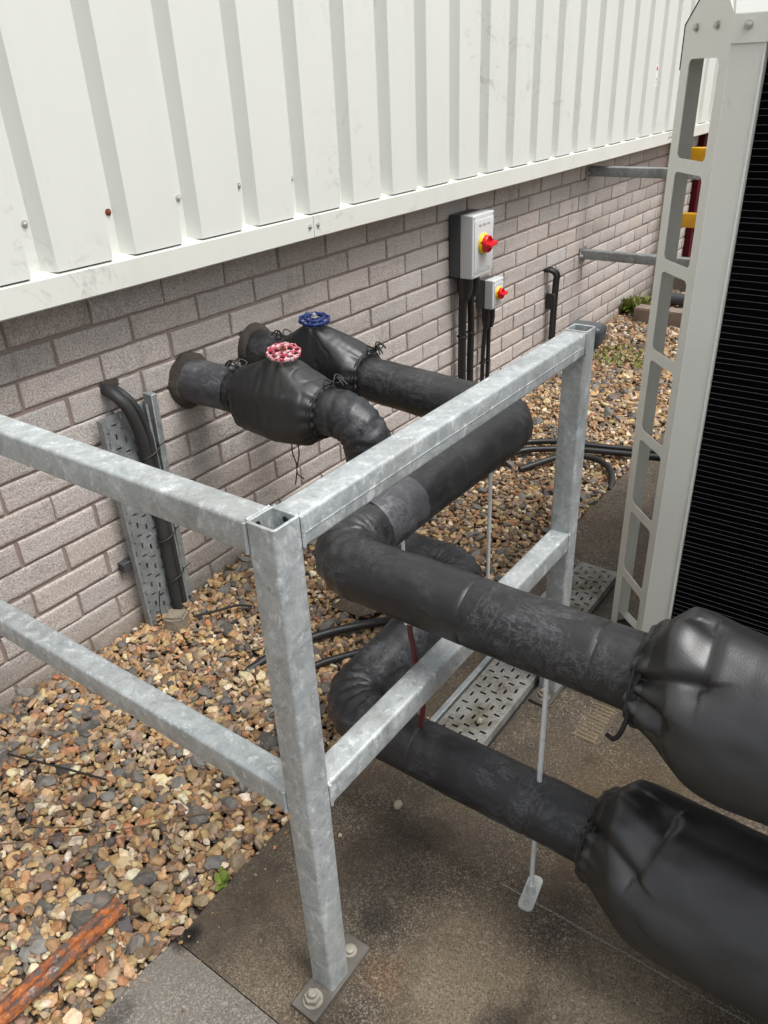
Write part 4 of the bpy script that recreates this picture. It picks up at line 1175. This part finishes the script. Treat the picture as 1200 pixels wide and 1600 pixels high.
# local z of the plate points to (-1,1): the viewer's side
bm = bmesh.new(); bm.from_mesh(me); bm.transform(Mp); mb = MB(); mb.bm(bm); bpy.data.meshes.remove(me)
sp_ = mb.build('slotted_plate', M['unit'], cu)
nv = Vector((-uv.y, uv.x, 0))           # outward
b0 = Vector((UX, UF, 0)) + uv * 0.175
# return flange on the far edge, turned inwards
mb = MB(); q = [b0 - nv * 0.001, b0 - nv * 0.046, b0 - nv * 0.046 - uv * 0.0022, b0 - nv * 0.001 - uv * 0.0022]
mb.prism([(p.x, p.y) for p in q], Matrix.Translation((0, 0, -0.004)), 1.464); mb.build('return_flange', M['unit'], cu)
mb = MB()
e1 = Vector((UX, UF, 0)) + uv * 0.1772
for (za, zb, ua, ub) in ((1.385, 1.462, 0.1772, 0.1772), (1.462, 1.55, 0.1772, 0.078)):
    A = Vector((UX, UF, za)) + uv * ua; B = Vector((UX, UF, zb + 0.001)) + uv * ub
    mb.tube([A + nv * 0.0005, B + nv * 0.0005], 0.0022, 8)
mb.build('edge_seam', M['black'], cu)  # thin black strip standing in for the dark seam along the plate edge
# corner post: folded channel, front face in the plane x = UX, with rounded edges
mb = MB(); mb.box((UX - 0.0008, UR, -0.005), (UX + 0.0022, UF + 0.0005, 1.466), 0.0006, 1)
mb.box((UX + 0.0024, UR, -0.005), (UX + 0.045, UR + 0.0022, 1.466), 0, 1)
mb.box((UX - 0.0030, UR - 0.0008, -0.005), (UX + 0.004, UR + 0.0026, 1.425), 0.0012, 2)
mb.build('corner_post', M['unit'], cu)
# cap bar and sloping hood above
mb = MB(); mb.box((UX - 0.0052, -1.6, 1.424), (UX - 0.0012, UF + 0.0006, 1.470), 0.0008, 1); o = mb.build('cap_bar', M['unit'], cu)
mb = MB(); mb.add([(UX - 0.004, -1.6, 1.4705), (UX - 0.004, UF, 1.4705), (UX + 0.16, UF + 0.06, 1.70), (UX + 0.16, -1.6, 1.70)], [(0, 1, 2, 3)])
h = mb.build('hood_panel', M['clad'], cu); so = h.modifiers.new('t', 'SOLIDIFY'); so.thickness = 0.002; so.offset = -1
for (p, ax, par) in ((Vector((UX - 0.0053, 0.423, 1.452)), (-1, 0, 0), o), (Vector((UX, UF, 1.456)) + uv * 0.054 + nv * 0.0014, nv, sp_), (Vector((UX, UF, 1.456)) + uv * 0.130 + nv * 0.0014, nv, sp_)):
    b = MB(); bolt_head(b, p, ax, 0.0062, 0.004, 0.0078); b.build('bolt', M['steel'], par)
# coil and guard
mb = MB(); mb.box((UX + 0.024, -1.6, 0.03), (UX + 0.14, UR - 0.0005, 1.42))
mb.build('coil', M['blackmat'], cu)
mb = MB(); z = 0.05; k = 0
rgw = random.Random(4)
while z < 1.42:
    wob = rgw.uniform(-0.0015, 0.0015)
    pts = [(UX + 0.016 + 0.003 * mnoise.noise(Vector((yy * 4, z * 9, 0))), yy, z + wob + 0.0022 * mnoise.noise(Vector((yy * 5 + k, z * 3, 4)))) for yy in np.linspace(UR - 0.002, -0.9, 40)]
    mb.tube(pts, 0.0006, 5, False); z += 0.0135; k += 1
mb.build('wire_guard', M['wire'], cu)
# mesh edge seen through the slots: a guard on the inner side turned along +y
mb = MB()
ex = Vector((UX + 0.0, UF, 0)) + uv * 0.026 - nv * 0.020
mb.box((ex.x, ex.y - 0.002, 0.55), (ex.x + 0.004, ex.y + 0.003, 1.41)); mb.build('mesh_edge', M['black'], cu)
mb = MB(); z = 0.56
while z < 1.40: mb.box((ex.x - 0.0012, ex.y + 0.0005, z), (ex.x + 0.0035, ex.y + 0.0042, z + 0.0022)); z += 0.0138
mb.build('mesh_wire_ends', M['encl'], cu)
mb = MB(); mb.box((UX + 0.01, -1.6, -0.004), (UX + 0.9, UR - 0.004, 0.028), 0.002, 1); mb.build('base_frame', M['unit'], cu)
mb = MB(); mb.prism([(UX + 0.003, -1.6), (UX + 0.95, -1.6), (UX + 0.95, UF + 0.10), (UX + 0.165, UF + 0.125), (UX + 0.125, UF + 0.118), (UX + 0.006, UF - 0.004)], Matrix.Translation((0, 0, 1.426)), 0.036); mb.box((UX + 0.9, -1.6, 0.03), (UX + 0.95, UR, 1.425))
mb.build('roof_panel', M['unit'], cu)
# white foot strip and black hose end on the ground behind the plate
mb = MB(); mb.box((-0.015, -0.07, 0), (0.015, 0.07, 0.004), 0.001, 1, Matrix.Translation((1.815, 0.505, 0.02)) @ Matrix.Rotation(math.radians(-38), 4, 'Z') @ Matrix.Rotation(0.25, 4, 'Y'))
mb.build('foot_strip', M['unit'], cu)
cable('hose_end', 'black hose end lying behind the foot of the white slotted plate', [(1.80, 0.455, 0.02), (1.86, 0.470, 0.018), (1.95, 0.49, 0.016)], 0.012, M['black'], 'hose')

# ------------------------------------------------------------------ far things behind the cabinet
rd = thing('red_door', 'dark red door panel on the far brick wall behind yellow rails', 'door', (6.9, W, 0))
mb = MB(); mb.box((6.12, W - 0.045, 0.0), (7.6, W - 0.004, 1.02), 0.004, 1); mb.build('door_leaf', M['red_dark'], rd)
for z in (0.3, 0.75):
    mb = MB(); mb.box((6.16, W - 0.052, z), (7.4, W - 0.0455, z + 0.06), 0.002, 1); mb.build('door_rib', M['red_dark'], rd)
yb = thing('yellow_barrier', 'yellow steel barrier rails in front of the dark red door', 'barrier', (5.52, 1.1, 0))
for z in (0.535, 0.925):
    mb = MB(); mb.box((5.49, 0.45, z - 0.085), (5.56, 1.632, z), 0.004, 2); mb.build('rail', M['yellow_paint'], yb)
mb = MB(); mb.box((5.495, 1.634, 0), (5.555, 1.69, 0.98), 0.004, 2); mb.build('post', M['yellow_paint'], yb)
mb = MB(); mb.box((5.495, 0.39, 0), (5.555, 0.448, 0.98), 0.004, 2); mb.build('post', M['yellow_paint'], yb)

def blk(name, label, cat, a, b, mat, bev=0.006, rot=0, group=None, seed=0):
    bm = bmesh.new(); bmesh.ops.create_cube(bm, size=1)
    a = Vector(a); b = Vector(b)
    for v in bm.verts: v.co = Vector((v.co[i] * (b[i] - a[i]) for i in range(3)))
    bmesh.ops.bevel(bm, geom=bm.edges[:], offset=bev, segments=2, affect='EDGES')
    bmesh.ops.subdivide_edges(bm, edges=[e for e in bm.edges if e.calc_length() > 0.02], cuts=4, use_grid_fill=True)
    for v in bm.verts: v.co += Vector((mnoise.noise(v.co * 30 + Vector((seed, k, 0))) for k in range(3))) * bev * 0.7
    c = (a + b) / 2
    bm.transform(Matrix.Translation(c) @ Matrix.Rotation(rot, 4, 'Z'))
    mb = MB(); mb.bm(bm, True); return tag(mb.build(name, mat, origin=(c.x, c.y, a.z)), label, cat, group)
blk('kerb_block', 'brown weathered kerb block lying by the wall at the end of the gravel', 'kerb', (4.79, 1.10, -0.02), (4.90, 1.61, 0.085), M['timber'], 0.006)
blk('kerb_block', 'grey low kerb behind the brown one, in shade under the yellow barrier', 'kerb', (5.62, 1.0, -0.02), (5.75, 1.66, 0.10), M['slab'], 0.006, seed=4)
cable('drain_pipe', 'dark pipe lying on the ground behind the brown kerb block', [(5.25, 1.66, 0.045), (5.26, 1.4, 0.045), (5.28, 1.0, 0.045)], 0.04, M['encl_dark'], 'pipe')

def weed(name, label, c, r, n, mats, hgt, seed, leafw=0.012, cat='weed'):
    rg = random.Random(seed); mb = MB()
    for k in range(n):
        a = rg.uniform(0, 2 * PI); L = rg.uniform(0.5, 1.0); el = rg.uniform(0.3, 1.3)
        d = Vector((math.cos(a) * math.cos(el), math.sin(a) * math.cos(el), math.sin(el)))
        base = Vector(c) + Vector((rg.uniform(-1, 1) * r * 0.55, rg.uniform(-1, 1) * r * 0.55, 0))
        side = d.cross(Vector((0, 0, 1))).normalized(); w = leafw * rg.uniform(0.6, 1.2); ln = hgt * L
        p = [base, base + d * ln * 0.4 + side * w, base + d * ln * 0.8 + side * w * 0.6 - Vector((0, 0, ln * 0.08)), base + d * ln - Vector((0, 0, ln * 0.22)), base + d * ln * 0.8 - side * w * 0.6 - Vector((0, 0, ln * 0.08)), base + d * ln * 0.4 - side * w, base + d * ln * 0.45 + Vector((0, 0, -w * 0.4))]
        mb.add(p, [(0, 1, 6), (1, 2, 6), (2, 3, 6), (3, 4, 6), (4, 5, 6), (5, 0, 6)], True, rg.choice((0, 0, 1)))
    return tag(mb.build(name, mats, origin=c), label, cat)
weed('weed', 'leafy yellow-green weed at the foot of the far wall behind the kerb block', (5.02, 1.68, 0.0), 0.14, 420, [M['leaf'], M['leaf_y']], 0.15, 3, 0.007)
weed('grass_tuft', 'low dry yellowish grass tuft in the gravel beyond the far post', (4.1, 1.42, -0.005), 0.28, 200, [M['leaf_y'], M['leaf']], 0.06, 6, 0.006, 'grass')
weed('seedling', 'tiny green seedling growing at the edge of the concrete in the gravel', (0.596, 0.905, -0.006), 0.014, 12, [M['leaf'], M['leaf']], 0.032, 9, 0.008, 'plant')

# ------------------------------------------------------------------ things lying about
for lab, pts, r in (('upper of two black cables crossing the gravel behind the far post', [(2.45, 1.38, 0.03), (2.72, 1.36, 0.022), (2.84, 1.24, 0.02), (2.875, 1.12, 0.02), (2.94, 0.94, 0.014), (3.02, 0.70, 0.013), (3.1, 0.4, 0.013)], 0.0125),
                    ('lower of two black cables crossing the gravel behind the far post', [(2.40, 1.32, 0.024), (2.66, 1.32, 0.02), (2.78, 1.20, 0.018), (2.83, 1.10, 0.018), (2.895, 0.93, 0.013), (2.97, 0.68, 0.013), (3.05, 0.4, 0.013)], 0.0125)):
    cable('floor_cable', lab, pts, r, M['black'], 'cable', 'black cables on the gravel')
cable('floor_hose', 'black hose curving down into the gravel at the pad edge', [(2.55, 1.24, 0.01), (2.72, 1.14, 0.022), (2.77, 1.04, 0.022), (2.74, 0.955, 0.018), (2.67, 0.905, 0.008), (2.60, 0.885, -0.012)], 0.0125, M['black'], 'hose')
cable('floor_hose', 'black hose on the gravel running in behind the near post', [(1.05, 1.33, -0.02), (1.18, 1.29, 0.004), (1.30, 1.232, 0.012), (1.39, 1.165, 0.014), (1.47, 1.10, 0.012), (1.60, 1.02, 0.008)], 0.0125, M['black'], 'hose')
cable('floor_hose', 'short black hose stretch tucked against the lower pipe elbow', [(1.10, 1.20, -0.01), (1.20, 1.16, 0.006), (1.29, 1.10, 0.010), (1.38, 1.03, 0.010)], 0.010, M['black'], 'hose')

blk('concrete_block', 'pale square concrete block at the foot of the upright tray', 'block', (1.090, 1.600, -0.012), (1.148, 1.660, 0.042), M['block'], 0.007, 0.5)
blk('concrete_block', 'grey concrete block at the left edge of the gravel', 'block', (0.452, 1.555, -0.01), (0.532, 1.635, 0.045), M['slab'], 0.005, 0.15, seed=3)
mb = MB(); rock(mb, (0.937, 0.708, 0.008), (0.012, 0.0105, 0.012), 5); tag(mb.build('pebble', M['block'], origin=(0.937, 0.708, 0)), 'single grey pebble lying on the brown concrete below the lower pipe', 'pebble')
mb = MB(); rock(mb, (1.235, 0.672, 0.035), (0.011, 0.009, 0.008), 8); tag(mb.build('pebble', M['block'], origin=(1.235, 0.672, 0.027)), 'tan pebble lying on the flat cable tray', 'pebble')
mb = MB(); rock(mb, (2.03, 0.68, 0.010), (0.016, 0.012, 0.011), 18); tag(mb.build('pebble', M['timber'], origin=(2.03, 0.68, 0)), 'orange-brown pebble just beyond the far end of the flat tray', 'pebble')
mb = MB(); rock(mb, (1.53, 1.255, -0.019), (0.10, 0.085, 0.020), 12, 4, 16, 0.85); tag(mb.build('concrete_lump', M['lump'], origin=(1.53, 1.255, -0.02)), 'broad flat concrete lump half buried in gravel under the upper pipe elbow', 'concrete lump')
mb = MB(); mb.lathe([(0.0035, 0.0015), (0.0085, 0.0015), (0.0085, 0.0002)], Matrix.Translation((1.262, 0.548, 0)), 20); tag(mb.build('washer', M['plate'], origin=(1.262, 0.548, 0)), 'steel washer lying on the concrete beside the flat tray', 'washer')

# rusty channel bar, bottom left: two rounded ridges with a groove
A = Vector((0.10, 1.022, 0.006)); B = Vector((0.440, 1.020, 0.010))
mb = MB(); n = 60; prof = []
for q in range(33):
    a = q / 32; v = -0.0205 + 0.041 * a
    cxx = -0.0101 if v < 0 else 0.0101
    h = 0.004 + math.sqrt(max(0.0, 0.0103 ** 2 - (v - cxx) ** 2)) * 1.05 if 0.02 < a < 0.98 else 0.0
    prof.append((v, h))
V = []; F = []
for i in range(n + 1):
    p = A.lerp(B, i / n)
    for (v, h) in prof:
        jn = 0.0012 * mnoise.noise(Vector((i * 0.35, v * 160, 2)))
        V.append((p.x, p.y + v, p.z + h + jn))
m_ = len(prof)
for i in range(n):
    for k in range(m_ - 1): a = i * m_ + k; F.append((a, a + 1, a + m_ + 1, a + m_))
F.append(tuple(n * m_ + k for k in range(m_))); F.append(tuple(range(m_)))
F.append((0, m_ - 1, n * m_ + m_ - 1, n * m_))
mb.add(V, F, True)
tag(mb.build('rusty_bar', M['rust'], origin=(0.27, 1.02, 0.0), sharp=70), 'rusty orange ridged steel bar lying on the gravel', 'steel bar')

cable('plastic_stick', 'thin straight black stick lying on the gravel near the left edge', [(0.532, 1.560, 0.024), (0.575, 1.430, 0.022), (0.618, 1.300, 0.018)], 0.0026, M['cord'], 'stick', n=12, seg=6)
cable('cable_offcut', 'thin black cord lying in the gravel right of the pale block', [(1.155, 1.60, 0.02), (1.21, 1.56, 0.022), (1.27, 1.53, 0.018), (1.30, 1.50, 0.008)], 0.004, M['cord'], 'cord', n=24, seg=8)
cable('twig', 'long thin brown twig lying across the gravel', [(0.33, 1.40, 0.016), (0.42, 1.30, 0.018), (0.55, 1.155, 0.020), (0.66, 1.06, 0.018), (0.77, 0.955, 0.012)], 0.0017, M['twig'], 'twig', n=24, seg=6)
cable('twig', 'short forked dry twig lying on the gravel beside the long one', [(0.44, 1.34, 0.016), (0.50, 1.24, 0.020), (0.545, 1.215, 0.020)], 0.0016, M['twig'], 'twig', n=16, seg=6)

# ------------------------------------------------------------------ camera
R = np.array([[0.58383548, -0.81085464, -0.04063102], [-0.41708095, -0.25661927, -0.87188877], [0.69654835, 0.52598602, -0.48801547]])
cam = bpy.data.cameras.new('camera'); co = bpy.data.objects.new('camera', cam); link(co)
m = Matrix.Identity(4)
for i in range(3):
    m[i][0] = R[0, i]; m[i][1] = -R[1, i]; m[i][2] = -R[2, i]
m.translation = (0, 0, 1.40)
co.matrix_world = m
cam.sensor_fit = 'VERTICAL'; cam.sensor_height = 36.0; cam.lens = 1218.9 / 1600 * 36.0
cam.clip_start = 0.02; cam.clip_end = 500
S.camera = co

# ------------------------------------------------------------------ light: bright overcast
SUN_EL, SUN_AZ = math.radians(63), math.atan2(0.10, -0.99)     # azimuth measured from +y towards +x
w = bpy.data.worlds.new('World'); S.world = w; w.use_nodes = True
nt = w.node_tree; bg = nt.nodes['Background']
sky = nt.nodes.new('ShaderNodeTexSky'); sky.sky_type = 'NISHITA'; sky.sun_disc = False
sky.sun_elevation = SUN_EL; sky.sun_rotation = SUN_AZ; sky.dust_density = 4.0; sky.air_density = 1.0
hs = nt.nodes.new('ShaderNodeHueSaturation'); hs.inputs['Saturation'].default_value = 0.30
nt.links.new(sky.outputs[0], hs.inputs['Color']); nt.links.new(hs.outputs[0], bg.inputs['Color'])
bg.inputs['Strength'].default_value = 0.12
sl = bpy.data.lights.new('sun', 'SUN'); sl.energy = 1.5; sl.angle = math.radians(28); sl.color = (1.0, 0.985, 0.965)
so = bpy.data.objects.new('sun', sl); link(so)
d = Vector((math.sin(SUN_AZ) * math.cos(SUN_EL), math.cos(SUN_AZ) * math.cos(SUN_EL), math.sin(SUN_EL)))
so.rotation_euler = d.to_track_quat('Z', 'Y').to_euler()
S.view_settings.view_transform = 'Standard'; S.view_settings.look = 'None'; S.view_settings.exposure = 0.76; S.view_settings.gamma = 1.0
S.view_settings.use_curve_mapping = False
